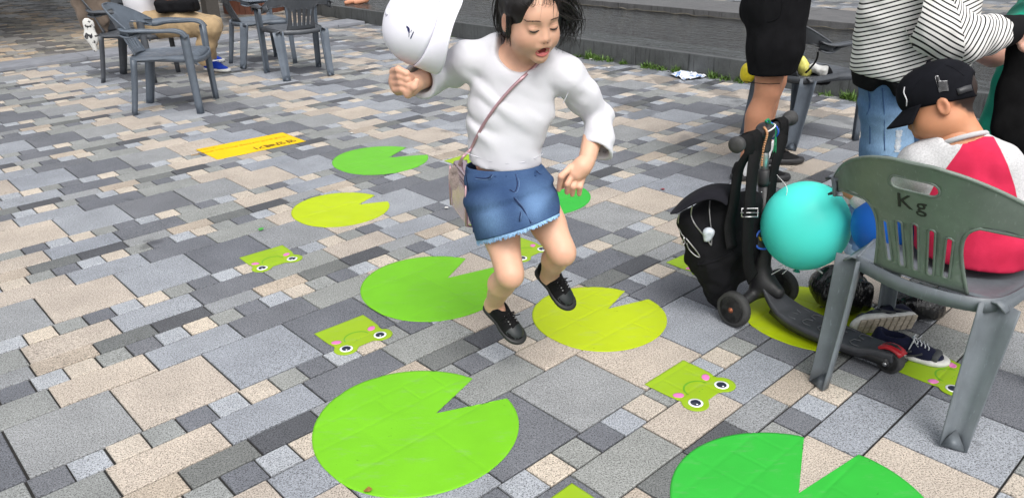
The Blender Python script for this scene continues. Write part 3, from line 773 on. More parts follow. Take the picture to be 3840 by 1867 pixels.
# ================================================================== kick scooter
M_RUB = simple('tyre_rubber', (.042, .042, .043), .75, .3, 40, .3, 120, .001)
M_BLK = simple('black_nylon_plastic', (.018, .018, .020), .5, .3, 20, .2, 200, .0006)
M_DECK = simple('deck_rubber', (.050, .052, .060), .62, .35, 14, .4, 160, .001)
M_RED = simple('red_plastic', (.42, .012, .02), .35, .15, 20)
M_ALU = simple('brushed_aluminium', (.62, .63, .63), .38, .08, 60, metal=.9)
M_STEEL = simple('steel', (.55, .55, .56), .3, .1, 60, metal=1)
M_COPP = simple('rusty_bolt', (.30, .10, .05), .5, .3, 60, metal=.5)
FA = Vector((.885, 2.505, 0)); RA = Vector((1.185, 2.105, 0)); FW = (FA-RA).normalized(); SDV = Vector((.749, .662, 0)); SDV = (SDV-FW*SDV.dot(FW)).normalized()   # SDV points to the far side
UPV = Vector((0, 0, 1))
scooter = thing('kick_scooter', 'black three-wheeled kick scooter with a red rear brake', 'scooter', FA)
def wheel(c, r, w, axis, spokes, parent):
    c = Vector(c); ax = Vector(axis).normalized(); a = UPV-ax*UPV.dot(ax); a.normalize(); b = ax.cross(a)
    ri = r*.76
    ty = MB().lathe([(ri, -w/2), (r*.93, -w/2), (r*.985, -w*.3), (r, 0), (r*.985, w*.3), (r*.93, w/2), (ri, w/2), (ri, -w/2)], c, ax, 36).build('tyre', M_RUB, None, True)
    wl = MB(); hub = wl.lathe([(r*.16, -w*.52), (r*.24, -w*.4), (r*.24, w*.4), (r*.16, w*.52)], c, ax, 16)
    wl.lathe([(ri*.9, -w*.42), (ri*1.0, -w*.45), (ri*1.0, w*.45), (ri*.9, w*.42), (ri*.9, -w*.42)], c, ax, 36)
    for i in range(spokes):
        t = 2*PI*i/spokes; d = a*math.cos(t)+b*math.sin(t); q = ax.cross(d)
        for s in (-.35, .35):
            wl.ribbon([c+d*(r*.2)+q*(r*.07*s*2), c+d*(ri*.95)+q*(r*.16*s*2)], q, r*.11, w*.5)
    o = wl.build('wheel', M_BLK, parent, False)
    ty.parent = o; ty.matrix_parent_inverse = Matrix.Identity(4)
    MB().lathe([(r*.15, -w*.56), (r*.15, -w*.64), (r*.07, -w*.66), (r*.07, -w*.78)], c, ax, 10).build('bolt', M_COPP, o, True)
    return o
wheel(FA-SDV*.140+UPV*.066, .066, .030, SDV, 6, scooter); wheel(FA+SDV*.140+UPV*.066, .066, .030, SDV, 6, scooter)
wheel(RA+UPV*.041, .041, .036, SDV, 5, scooter)
# deck: curved plate rising to the steering head
sec = []
path = [(RA-FW*.015+UPV*.075, .030), (RA+FW*.05+UPV*.070, .044), (RA+FW*.10+UPV*.060, .060), (RA+FW*.20+UPV*.058, .068), (RA+FW*.30+UPV*.060, .068), (RA+FW*.38+UPV*.072, .060), (RA+FW*.44+UPV*.105, .042), (RA+FW*.475+UPV*.15, .034)]
def deck_mesh(path, prof, dz=0.0):
    pts = spline([p for p, w_ in path], 5); ws = []
    for i in range(len(pts)): k = i/5; j = min(int(k), len(path)-2); ws.append(lerp(path[j][1], path[j+1][1], k-j))
    V = []; F = []; n = len(prof)
    for p, w_ in zip(pts, ws):
        for a, b in prof: V.append(p+SDV*(a*w_)+UPV*(b+dz))
    for i in range(len(pts)-1):
        for k in range(n): F.append((i*n+k, i*n+(k+1) % n, (i+1)*n+(k+1) % n, (i+1)*n+k))
    F += [tuple(range(n))[::-1], tuple((len(pts)-1)*n+k for k in range(n))]; return V, F
V, F = deck_mesh(path, [(-1, -.003), (-.90, .004), (0, .006), (.90, .004), (1, -.003), (1, -.012), (.8, -.030), (-.8, -.030), (-1, -.012)])
deck = mesh('deck', V, F, M_DECK, scooter, False); deck.modifiers.new('b', 'BEVEL').width = .002
mb = MB()
for k in range(5):                              # raised tread outlines
    c = RA+FW*(.10+.058*k)+UPV*(.0685+.0012*max(0, k-3))
    for s in (-1, 1):
        P = [c+SDV*(s*.008)+FW*.0, c+SDV*(s*.014)+FW*.020, c+SDV*(s*.034)+FW*.024-UPV*.001, c+SDV*(s*.044)+FW*.010-UPV*.002, c+SDV*(s*.042)-FW*.012-UPV*.002]
        mb.tube(P, .0017, 5)
mb.build('tread', simple('tread_grey', (.11, .115, .125), .6, .3, 40), deck, True)
rail = MB()
for s in (-1, 1):
    rail.ribbon(spline([RA-FW*.005+SDV*(s*.030)+UPV*.046, RA+FW*.06+SDV*(s*.036)+UPV*.044, RA+FW*.16+SDV*(s*.045)+UPV*.036, RA+FW*.32+SDV*(s*.048)+UPV*.036, RA+FW*.42+SDV*(s*.036)+UPV*.06], 5), UPV, .026, .012)
    rail.lathe([(.012, -.004), (.012, .004), (.006, .006)], RA+SDV*(s*.030)+UPV*.041, SDV*s, 12)
rail.build('fork', M_BLK, scooter, True)
MB().lathe([(.006, .036), (.0075, .038), (.0045, .040)], RA+UPV*.041, -SDV, 10).build('axle_bolt', M_STEEL, scooter, True)
# brake fender
V = []; F = []
for i in range(10):
    t = rad(20+i*13); d = FW*math.cos(t)+UPV*math.sin(t); 
    for a in (-.022, -.012, .012, .022): V.append(RA+UPV*.041+d*(.050-.006*(abs(a) > .02))+SDV*a)
for i in range(9):
    for k in range(3): F.append((i*4+k, i*4+k+1, i*4+k+5, i*4+k+4))
fen = mesh('brake', V, F, M_RED, scooter, True); fen.modifiers.new('s', 'SOLIDIFY').thickness = .005
c = RA+UPV*.041
MB().tube([c+(FW*math.cos(t)+UPV*math.sin(t))*.0535 for t in np.radians([62, 80, 100, 118])], [.006, .010, .010, .006], 8, flat=(.35, 1.0), up=tuple((FW*.0+UPV))).build('brake_pad', M_BLK, fen, True)
MB().lathe([(.004, 0), (.004, .003), (.002, .004)], c+(FW*math.cos(rad(48))+UPV*math.sin(rad(48)))*.051, FW*math.cos(rad(48))+UPV*math.sin(rad(48)), 10).build('screw', M_STEEL, fen, True)
# front axle body, steering head
body = SDF((.70, 2.32, .0), (1.10, 2.72, .34), .006)
body.cone(FA-SDV*.115+UPV*.070, FA+UPV*.098, .017, .027, k=.02).cone(FA+SDV*.115+UPV*.070, FA+UPV*.098, .017, .027, k=.02)
body.chain([FA-FW*.075+UPV*.115, FA-FW*.02+UPV*.13, FA+UPV*.16], [.024, .034, .033], k=.03).cone(FA+UPV*.12, FA+UPV*.30, .031, .027, k=.02)
body.build('steering_head', M_BLK, scooter, 2)
SCN, SCF = G(2768, 541, .665), G(2960, 446, .665); HB = (SCN+SCF)/2; SDB = (SCF-SCN).normalized(); HLN = (SCF-SCN).length/2
ST0 = FA+UPV*.20; dst = (HB-ST0)
MB().tube([ST0, ST0+dst*.62], .0195, 14).build('stem', M_BLK, scooter, True)
MB().tube([ST0+dst*.60, ST0+dst*.625, ST0+dst*.71, ST0+dst*.72], [.0215, .0235, .0225, .018], 14).build('stem_clamp', M_BLK, scooter, True)
MB().tube([ST0+dst*.70, ST0+dst*.96], .0150, 14).build('stem_tube', M_ALU, scooter, True)
for k, tt in enumerate((.2, .36, .56)): MB().lathe([(.003, 0), (.003, .002), (.001, .0025)], ST0+dst*tt-SDV*.0188-FW*.004, -SDV, 8).build('rivet', M_STEEL, scooter, True)
hb = SDF(tuple(HB-Vector((.25, .25, .09))), tuple(HB+Vector((.25, .25, .07))), .006)
hb.cone(HB-SDB*(HLN-.03), HB+SDB*(HLN-.03), .0135, k=.01).cone(HB-dst.normalized()*.06, HB+UPV*.004, .021, .023, k=.02).ell(HB+UPV*.002, (.030, .030, .020), k=.02)
bar = hb.build('handlebar', M_BLK, scooter, 1)
for s in (-1, 1):
    MB().lathe([(.0155, 0), (.0185, .010), (.0165, .014), (.0165, .070), (.0180, .074), (.0255, .082), (.0270, .092), (.0270, .100), (.0235, .106), (.010, .109)], HB+SDB*(s*(HLN-.085)), SDB*s, 22).build('grip', M_RUB, scooter, True)
lab = MB().box(ST0+dst*.46-SDV*.004+Vector((.0165, -.0135, 0)), (.0015, .014, .045), Matrix.Rotation(rad(-32), 3, 'Z')).build('label_plate', simple('label_silver', (.45, .47, .47), .4), scooter)

# cords, hair ties and bracelets wound round the steering head
M_GCORD = simple('green_cord', (.01, .22, .09), .7); M_WCORD = simple('white_cord', (.75, .76, .75), .8); M_BEAD = simple('bead', (.5, .25, .12), .4, .9, 900); M_BLUE = simple('blue_rubber', (.02, .10, .50), .5)
def loop(c, n_, r, tilt, mat, name, label, th=.0022, cat='cord'):
    a = n_.orthogonal().normalized(); b = n_.cross(a)
    P = [c+(a*math.cos(t)+b*math.sin(t))*(r*(1+.06*math.sin(3*t+tilt))) for t in np.linspace(0, 2*PI, 30)]
    o = MB().tube(P, th, 6).build(name, mat, None, True); return tag(o, label, cat)
loop(HB+UPV*.006, (UPV*.8-SDV*.35+FW*.3).normalized(), .034, 0, M_WCORD, 'hair_tie', 'white elastic hair tie around the scooter\'s steering head', .0026, 'hair tie')
loop(HB+SDV*.03-UPV*.004, (SDV+UPV*.2).normalized(), .030, 1, M_BLUE, 'wrist_band', 'blue rubber band on the far side of the scooter handlebar', .003, 'wristband')
P = spline([HB+UPV*.034-FW*.03-SDV*.02, HB+UPV*.028+SDV*.0, HB+SDV*.024-FW*.022+UPV*.008, HB+SDV*.024-FW*.026-UPV*.10, HB+SDV*.020-FW*.032-UPV*.22, HB+SDV*.018-FW*.03-UPV*.34], 8)
gc = MB(); gc.tube(P, .0023, 6); gc.tube([p+SDV*.008+FW*.003*math.sin(i*.5) for i, p in enumerate(P[14:])], .0022, 6); gc.tube(spline([P[0], P[0]-SDV*.012+UPV*.016, P[0]-SDV*.028+UPV*.012], 5), [.004]*11, 6)
tag(gc.build('hanging_cord', M_GCORD, None, True), 'green cord tied round the scooter stem and hanging down', 'cord')
P = spline([HB-SDV*.030+UPV*.020-FW*.016, HB-SDV*.030-FW*.030, HB-SDV*.036-FW*.026-UPV*.05, HB-SDV*.030-FW*.022-UPV*.11], 7); br = MB()
for i, p in enumerate(P): br.lathe([(.001, -.004), (.0042, -.002), (.0042, .002), (.001, .004)], p+Vector((0, 0, 0)), UPV+FW*.3*math.sin(i), 8)
tag(br.build('bead_bracelet', M_BEAD, None, True), 'beaded bracelet dangling from the scooter handlebar', 'bracelet')
# ================================================================== balloons
def balloon_mat(name, c1, c2):
    m, n, b = newmat(name); b.inputs['Base Color'].default_value = (*c1, 1); b.inputs['Roughness'].default_value = .42
    b.inputs['Coat Weight'].default_value = 0; b.inputs['Specular IOR Level'].default_value = .3
    c = ramp(n, noise(n, 3, 2), [(.3, tuple(x*.95 for x in c1)), (.7, c1)]); n.links.new(c, b.inputs['Base Color']); bump(n, b, noise(n, 500, 2), .05, .0005)
    tr = n.nodes.new('ShaderNodeBsdfTranslucent'); n.links.new(c, tr.inputs['Color']); mx = n.nodes.new('ShaderNodeMixShader'); mx.inputs[0].default_value = .15      # thin latex lets light through
    n.links.new(b.outputs[0], mx.inputs[1]); n.links.new(tr.outputs[0], mx.inputs[2]); n.links.new(mx.outputs[0], n.nodes['Material Output'].inputs[0]); return m
def balloon(c, r, mat, label, sq=1.06, axis=(0, 0, 1), knot_mat=None):
    c = Vector(c); ax = Vector(axis).normalized(); prof = []
    for i in range(1, 30):
        t = PI*i/30; rr = r*math.sin(t); h = -r*sq*math.cos(t)
        if t < .5: h -= r*.05*(1-t/.5)
        prof.append((rr, h))
    prof = [(.004, -r*sq*1.06)]+prof+[(.002, r*sq)]
    o = MB().lathe(prof, c, ax, 56).build('balloon', mat, None, True); tag(o, label, 'balloon')
    MB().lathe([(.004, -r*sq*1.05), (.007, -r*sq*1.075), (.005, -r*sq*1.09), (.012, -r*sq*1.13), (.013, -r*sq*1.135), (.002, -r*sq*1.12)], c, ax, 14).build('knot', knot_mat or mat, o, True)
    return o
BC = at(3020, 846, 2.45)
balloon(BC, .1462, balloon_mat('turquoise_latex', hexc(90, 248, 234), None), 'round turquoise balloon hanging beside the scooter', 1.03, (.05, 0, 1), simple('teal_knot', (.0, .28, .20), .4))
ws = MB(); ws.tube(spline([HB+SDV*.035-UPV*.01-FW*.02, HB+SDV*.05-UPV*.14-FW*.02, BC+Vector((-.085, -.02, .14)), BC+Vector((-.09, .02, .05))], 8), .0011, 5)
K = BC-UPV*.151
ws.tube([BC+Vector((-.09, .02, .05)), BC+Vector((-.06, .05, -.06)), K], .0011, 5)
for q in ((-.085, .01, -.012), (-.095, .0, -.030), (-.065, -.02, -.020), (.075, -.02, -.020)): ws.tube(spline([K, K+Vector(q)*.5+UPV*.012, K+Vector(q)], 5), .0014 if q[0] < 0 else .003, 5)
tag(ws.build('balloon_string', M_WCORD, None, True), 'thin white string tied to the turquoise balloon', 'string')
# ================================================================== backpack hanging on the handlebar
def fabric(name, col, rough=.85, amp=.4, sheen=.25):
    m, n, b = newmat(name); f = noise(n, 12, 4, .6); c = ramp(n, f, [(.3, tuple(x*.75 for x in col)), (.7, tuple(x*1.25 for x in col))]); n.links.new(c, b.inputs['Base Color'])
    b.inputs['Roughness'].default_value = rough; b.inputs['Sheen Weight'].default_value = sheen; b.inputs['Sheen Roughness'].default_value = .4; b.inputs['Specular IOR Level'].default_value = .15
    h = math_(n, 'ADD', noise(n, 900, 2), math_(n, 'MULTIPLY', noise(n, 30, 4), 1.6)); bump(n, b, h, amp, .0015); return m
M_BAG = fabric('black_canvas', (.0078, .0078, .0095), .85, .4, 0); M_FLAP = fabric('black_canvas_flap', (.011, .011, .015), .9, .25, .02); M_ZIP = simple('zip_teeth', (.32, .32, .33), .4, .5, 900, metal=.8); M_STRAP = fabric('webbing', (.008, .008, .0085), .85, .5, 0)
bp = thing('backpack', 'open black backpack hanging from the scooter handlebar by its straps', 'backpack', at(2680, 1180, 2.36))
YB = 2.46
def B_(px, py, dy=0.0): return at(px, py, YB+dy)
s = SDF(tuple(B_(2490, 1240)-Vector((.02, .16, .02))), tuple(B_(2880, 660)+Vector((.04, .30, .04))), .0065)
s.chain([B_(2700, 800, .06), B_(2710, 930, .06), B_(2725, 1020, .06)], [.085, .104, .060], k=.03, flat=((.5, .86, 0), .95))
s.chain([B_(2590, 830, .04), B_(2640, 980, .03), B_(2680, 1060, .02)], [.046, .052, .045], k=.04)
s.chain([B_(2810, 760, .06), B_(2800, 900, .06), B_(2795, 1000, .06)], [.044, .046, .036], k=.04)
s.chain([B_(2690, 1015, .03), B_(2700, 1110, .05)], [.076, .055], k=.012, flat=((.5, .86, 0), .9))            # lower pocket

s.wrinkle(.012, (14, 14, 8)).wrinkle(.007, (16, 16, 22), ridged=True).wrinkle(.009, (38, 38, 8), ridged=True, mask=lambda P: np.clip((.28-P[:, 2])/.04, 0, 1).astype(np.float32))
s.chain([B_(2640, 790, -.035), B_(2658, 850, -.045), B_(2662, 905, -.05)], [.024, .030, .008], k=.006, mode='sub')     # unzipped mouth
body_o = s.build('bag_body', M_BAG, bp, 2)
bvh = BVHTree.FromObject(body_o, bpy.context.evaluated_depsgraph_get()) if False else None
def bvh_of(o):
    me = o.data; return BVHTree.FromPolygons([v.co.copy() for v in me.vertices], [tuple(p.vertices) for p in me.polygons])
BV = bvh_of(body_o)
def on(bv, px, py, off=.002):
    d = ray(px, py).normalized(); h = bv.ray_cast(CAM, d)
    return (h[0]-d*off) if h[0] is not None else at(px, py, YB)
Z_ = lambda x, y: (2450+x*500/994, 620+y*500/994)        # coordinates read off the enlarged view
for nm, pts, r in (('zip', [(425, 265), (418, 330), (425, 420), (436, 520), (432, 598)], .0026), ('zip', [(432, 598), (395, 545), (350, 490), (305, 430), (282, 370), (292, 300)], .0026),
                   ('zip', [(195, 360), (186, 420), (205, 500), (235, 540)], .0024), ('zip', [(240, 540), (290, 600), (330, 650), (346, 684), (310, 670), (268, 628), (248, 580)], .0024)):
    MB().tube(spline([on(BV, *Z_(*q)) for q in pts], 5), r, 6).build(nm, M_ZIP, bp, True)
pl = on(BV, *Z_(230, 535), .006); q2 = at(*Z_(222, 590), pl.y-.004); zp = MB().tube([pl, pl.lerp(q2, .4)], .003, 6)
zp.tube(spline([pl.lerp(q2, .35), pl.lerp(q2, .7)+CR*.006, q2, pl.lerp(q2, .7)-CR*.006, pl.lerp(q2, .35)], 5), .002, 6); zp.build('zip_pull', M_STEEL, bp, True)
tis = SDF(tuple(B_(2640, 900)-Vector((.08, .12, .06))), tuple(B_(2640, 900)+Vector((.08, .06, .08))), .005); tis.ell(B_(2656, 878, -.022), (.020, .016, .026), k=.01).wrinkle(.008, (50, 50, 50)); 
o = tis.build('plastic_wrap', simple('clear_wrap', (.55, .60, .66), .3, .2, 60), None, 1); tag(o, 'pale translucent plastic showing inside the open backpack', 'plastic bag')
# flap thrown back over the top
E1 = [(120, 360), (160, 310), (215, 250), (290, 195), (380, 150), (470, 130), (560, 132), (590, 135)]; E2 = [(128, 364), (185, 355), (245, 320), (310, 285), (380, 258), (445, 252), (510, 272), (552, 302)]
V = []; F = []; nn = 28; e1 = spline([Vector((*Z_(*q), 0)) for q in E1], 4); e2 = spline([Vector((*Z_(*q), 0)) for q in E2], 4); m1 = len(e1)
for i in range(m1):
    for j in range(7):
        t = j/6; a = e1[i].lerp(e2[i], t); f = i/(m1-1); dep = lerp(.10, -.045, t)*lerp(.35, 1, f)-.02+.03*math.sin(PI*t)*-1*(.5)
        V.append(at(a.x, a.y-4*math.sin(PI*t), YB+dep))
for i in range(m1-1):
    for j in range(6): F.append((i*7+j, i*7+j+1, i*7+j+8, i*7+j+7))
fl = mesh('flap', V, F, M_FLAP, bp, True); fl.modifiers.new('s', 'SOLIDIFY').thickness = .007; fl.modifiers.new('sub', 'SUBSURF').render_levels = 1
# straps looped over the two handlebar ends
def strap(pts, ys, w_, wd):
    P = spline([at(x, y, yy) for (x, y), yy in zip(pts, ys)], 6); return MB().ribbon(P, wd, w_, .003)
n0 = HB-SDB*(HLN-.045); n1 = HB-SDB*(HLN-.098)
def over(c, side=1):          # strap coming over the bar: two points on top
    return [c+FW*.022-UPV*.012, c+FW*.018+UPV*.012, c+UPV*.022, c-FW*.018+UPV*.012, c-FW*.022-UPV*.012]
MB().ribbon(over(n0)+spline([n0-FW*.023-UPV*.03, at(2770, 640, 2.43), at(2752, 760, 2.43), at(2735, 850, 2.42), at(2745, 930, 2.40)], 5), SDV, .052, .003).build('strap', M_STRAP, bp, True)
MB().ribbon(over(n1)+spline([n1-FW*.023-UPV*.03, at(2822, 640, 2.42), at(2810, 790, 2.38), at(2803, 900, 2.37), at(2808, 1000, 2.375), at(2824, 1045, 2.39)], 5), SDV, .054, .003).build('strap', M_STRAP, bp, True)
n2 = HB+SDB*(HLN-.085)
MB().ribbon(over(n2)+spline([n2-FW*.023-UPV*.03, at(2912, 600, 2.55), at(2893, 720, 2.53), at(2878, 900, 2.5)], 5), SDV, .046, .003).build('strap', M_STRAP, bp, True)
bk = MB(); cc = at(2810, 798, 2.372); ww, hh2 = .026, .0135
bk.tube([cc+CR*(sx*ww)-CD*(sy*hh2)-CF*.004 for sx, sy in ((-1, -1), (1, -1), (1, 1), (-1, 1), (-1, -1))], .0022, 8); bk.tube([cc-CR*(ww+.004)-CF*.004, cc+CR*(ww+.004)-CF*.004], .0016, 6); bk.build('buckle', M_STEEL, bp, True)
dr = MB(); c2 = on(BV, *Z_(718, 765), .004); dr.tube(spline([c2+CD*.012-CR*.004, c2+CR*.004+CD*.008, c2+CR*.004-CD*.010, c2-CR*.003-CD*.013], 4), .002, 6); dr.build('d_ring', M_STEEL, bp, True)
MB().tube(spline([on(BV, *Z_(x, y), .0015) for x, y in ((330, 742), (380, 735), (430, 722), (480, 704), (530, 682), (575, 655), (600, 640))], 4), [.0035+.0012*math.sin(i*2.1) for i in range(25)], 6).build('elastic_gather', M_BAG, bp, True)
# blue-rimmed tag on the stem
tg = at(2858, 890, 2.475); M_TAGB = simple('tag_blue', (.03, .13, .60), .35); Ptag = spline([tg+CR*x+CD*y for x, y in ((.012, -.034), (-.012, -.018), (-.024, .012), (-.016, .034), (.004, .040), (.024, .034), (.030, .012), (.026, -.012), (.012, -.034))], 5)
tagt = thing('round_tag', 'black tag with a blue rim and yellow print on the scooter stem', 'tag', tg); MB().tube(Ptag, .0036, 8).build('rim', M_TAGB, tagt, True)
mesh('face', Ptag, [tuple(range(len(Ptag)))], simple('tag_black', (.01, .01, .01), .35), tagt).modifiers.new('s', 'SOLIDIFY').thickness = .003
mk = MB()
for x0, y0, x1, y1 in ((-.012, .004, .012, -.002), (-.010, .010, .006, .006), (-.002, -.006, .004, .014), (.004, -.008, .010, .004), (-.012, -.002, -.004, .014)): mk.tube([tg+CR*x0+CD*y0-CF*.003, tg+CR*x1+CD*y1-CF*.003], .0012, 5)
mk.build('print', simple('tag_yellow', (.75, .5, .02), .5), tagt, True)
# ================================================================== black plastic bags
def film(name, col=(.009, .009, .010)):
    m, n, b = newmat(name); b.inputs['Base Color'].default_value = (*col, 1); b.inputs['Roughness'].default_value = .20; b.inputs['Specular IOR Level'].default_value = .6
    h = math_(n, 'ADD', noise(n, 20, 3, .5, vec=scaled(n, (1.8, 1.8, .6))), math_(n, 'MULTIPLY', noise(n, 70, 2, .5, vec=scaled(n, (1, 1, .4))), .35)); bump(n, b, h, .9, .012); return m
M_FILM = film('black_film')
def trash(label, c, r, neck=True):
    c = Vector(c); s = SDF(tuple(c-Vector((r[0]*1.5, r[1]*1.5, .02))), tuple(c+Vector((r[0]*1.5, r[1]*1.5, r[2]*2.9))), .0065)
    s.ell(c+UPV*r[2]*.98, r, k=.03).ell(c+Vector((r[0]*.35, -r[1]*.2, r[2]*.6)), (r[0]*.7, r[1]*.7, r[2]*.6), k=.05)
    if neck: s.cone(c+UPV*(r[2]*1.75), c+UPV*(r[2]*2.05)+Vector((.01, 0, 0)), r[0]*.42, r[0]*.20, k=.04).cone(c+UPV*r[2]*2.0, c+UPV*r[2]*2.25+Vector((.055, -.01, -.01)), .018, .03, k=.02)
    s.wrinkle(.022, (12, 12, 7)).wrinkle(.018, (22, 22, 8), ridged=True).plane(c+UPV*.003, (0, 0, -1), .004)
    o = s.build('garbage_bag', M_FILM, None, 2); return tag(o, label, 'plastic bag')
g1 = G(3140, 1190); trash('crumpled black plastic bag beside the turquoise balloon', (g1.x+.02, g1.y+.06, 0), (.105, .10, .082))
g2 = G(3440, 1205); trash('black plastic bag on the ground behind the navy shoes, under the chair', (g2.x, g2.y+.05, 0), (.095, .085, .058), False)
# ================================================================== navy sneakers under the chair
M_NAVY = fabric('navy_mesh', (.010, .012, .032), .85, .5, .1); M_SOLE = simple('white_sole', (.62, .62, .60), .6, .15, 60, .2, 100); M_OVER = fabric('grey_overlay', (.07, .075, .08), .7, .3, .1); M_LACE = simple('lace', (.55, .57, .60), .8); M_TREAD = simple('tread_beige', (.42, .37, .30), .7, .25, 50, .4, 90)
def shoe(parent, M, L, wd, up, sole, over=None, lace=None, tongue=True, sole_h=.02, h=.07, tread=None, opening=True, res=.005):
    """M: matrix of the shoe, y forward, z up, origin at the middle of the sole"""
    R3 = np.array(M.to_3x3().normalized()); tr = lambda x, y, z: M @ Vector((x, y, z)); 
    corners = [tr(x, y, z) for x in (-wd, wd) for y in (-L*.65, L*.65) for z in (-.02, h*2.2)]
    lo = [min(c[i] for c in corners) for i in range(3)]; hi = [max(c[i] for c in corners) for i in range(3)]
    w2 = wd/2
    def sole_sdf(z0, z1, grow):
        s = SDF(lo, hi, res); zc = (z0+z1)/2; hz = (z1-z0)/2
        for y, ww in ((-.36, .78), (-.15, .76), (.10, .92), (.28, .98), (.40, .80)):
            s.ell(tr(0, y*L, zc), (w2*ww+grow, L*.17, hz*1.9), R3, k=.02)
        Rn = M.to_3x3(); s.plane(tr(0, 0, z0), tuple(Rn @ Vector((0, 0, -1))), .002); s.plane(tr(0, 0, z1), tuple(Rn @ Vector((0, 0, 1))), .003); return s
    so_ = sole_sdf(0, sole_h, .003).build('sole', sole, parent, 1)
    u = SDF(lo, hi, res)
    u.ell(tr(0, -.30*L, h*.45), (w2*.70, L*.20, h*.62), R3, k=.02).ell(tr(0, .02*L, h*.40), (w2*.74, L*.26, h*.62), R3, k=.03).ell(tr(0, .27*L, h*.22), (w2*.90, L*.22, h*.42), R3, k=.03)
    u.cone(tr(0, -.40*L, h*.6), tr(0, -.40*L, h*1.0), w2*.5, w2*.42, k=.02).ell(tr(0, -.20*L, h*.85), (w2*.62, L*.18, h*.28), R3, k=.02)
    Rn = M.to_3x3(); u.plane(tr(0, 0, sole_h*.6), tuple(Rn @ Vector((0, 0, -1))), .002)
    if opening: u.ell(tr(0, -.23*L, h*1.15), (w2*.46, L*.17, h*.62), R3, k=.006, mode='sub')
    uo = u.build('upper', up, parent, 1); BV2 = bvh_of(uo)
    def top(x, y, off=.0015):
        d = (Rn @ Vector((0, 0, -1))).normalized(); hh_ = BV2.ray_cast(tr(x, y, h*2.5), d); return (hh_[0]-d*off) if hh_[0] is not None else tr(x, y, h)
    if lace is not None:
        mb = MB()
        for k in range(5):
            y = L*(.04+.052*k); mb.tube([top(x*w2, y+.004*(1 if x > 0 else -1), .003) for x in (-.42, -.2, 0, .2, .42)], .0022, 6)
        for s_ in (-1, 1): mb.tube(spline([top(0, L*.03, .004), top(s_*.35*w2, L*.06, .016), top(s_*.75*w2, L*.02, .010), top(s_*.3*w2, L*.05, .005)], 4), .0020, 6)
        for s_ in (-1, 1): mb.tube(spline([top(0, L*.04, .004), top(s_*.5*w2, L*.10, .006), top(s_*.95*w2, L*.13, .004)], 4), .0018, 6)
        mb.build('lace', lace, parent, True)
    if over is not None:
        mb = MB()
        for s_ in (-1, 1):
            for y0, y1, f0, f1 in ((-.40, -.16, .9, .8), (-.16, .06, .85, .55), (.02, .20, .95, .6)):
                P = [tr(s_*(w2*.98), y0*L, h*.28), tr(s_*w2*1.02, lerp(y0, y1, .5)*L, h*.42), tr(s_*w2*.9, y1*L, h*.62)]
                Q = []
                for p in P:
                    c = tr(0, (Vector(M.inverted() @ p)).y, h*.35); d = (c-p).normalized(); hh_ = BV2.ray_cast(p-d*.02, d); Q.append((hh_[0]-d*.0012) if hh_[0] is not None else p)
                mb.tube(spline(Q, 4), .009, 8, flat=(.22, 1.0), up=None)
        P = [top(x*w2, L*.40-abs(x)*L*.06, .001) for x in np.linspace(-.8, .8, 9)]; mb.tube(P, .012, 8, flat=(.35, 1))
        mb.build('overlay', over, parent, True)
    if tread is not None:
        mb = MB()
        for i in range(9):
            for j in (-1, 0, 1):
                y = -L*.42+i*L*.105; c = tr(j*w2*.52, y, -.003); mb.box(c, (w2*.46, L*.085, .008), M.to_3x3(), .002)
        mb.build('tread', tread, parent, False)
    return uo
def frame(loc, fwd, up=(0, 0, 1)):
    f = Vector(fwd).normalized(); u = Vector(up); u = (u-f*u.dot(f)).normalized(); r = f.cross(u); M = Matrix.Identity(4)
    for i, v in enumerate((r, f, u)):
        for k in range(3): M[k][i] = v[k]
    M.translation = loc; return M
a, b = G(3330, 1325), G(3540, 1378); c = (a+b)/2+Vector((-.012, .035, .0)); shA = thing('sneaker', 'upright navy and grey sneaker with white sole under the chair', 'shoe', c, 0, 'pair of navy sneakers')
shoe(shA, frame(c, b-a), .222, .088, M_NAVY, M_SOLE, M_OVER, M_LACE, h=.062)
c = G(3305, 1270)+Vector((.02, .06, .044)); shB = thing('sneaker', 'navy sneaker lying on its side with its beige tread showing', 'shoe', c, 0, 'pair of navy sneakers')
dirn = (G(3200, 1235)-G(3400, 1215)); shoe(shB, frame(c+Vector((.0, -.035, 0)), dirn, (.12, .95, .30)), .222, .086, M_NAVY, M_SOLE, M_OVER, None, h=.062, tread=M_TREAD)
# ================================================================== people
def A3(px, py, Y): return np.array(at(px, py, Y))
def skin(name, col, red=(.50, .16, .12), sss=.12):
    m, n, b = newmat(name); f = noise(n, 26, 4, .6)
    c = ramp(n, f, [(.3, tuple(x*.94 for x in col)), (.7, tuple(min(1, x*1.05) for x in col))])
    c = mixc(n, math_(n, 'MULTIPLY', attr(n, 'blush'), .5), c, red); c = mixc(n, attr(n, 'hairy'), c, (.012, .010, .010))
    n.links.new(c, b.inputs['Base Color']); b.inputs['Roughness'].default_value = .5; b.inputs['Specular IOR Level'].default_value = .35
    b.inputs['Subsurface Weight'].default_value = sss; b.inputs['Subsurface Radius'].default_value = (1, .4, .25); b.inputs['Subsurface Scale'].default_value = .006
    bump(n, b, noise(n, 600, 2), .08, .0005); return m
S_GIRL = skin('skin_light', hexc(218, 172, 146)); S_BOY = skin('skin_tan', hexc(196, 138, 104)); S_MAN = skin('skin_leg', hexc(188, 134, 106)); S_WOM = skin('skin_pale', hexc(206, 160, 142))
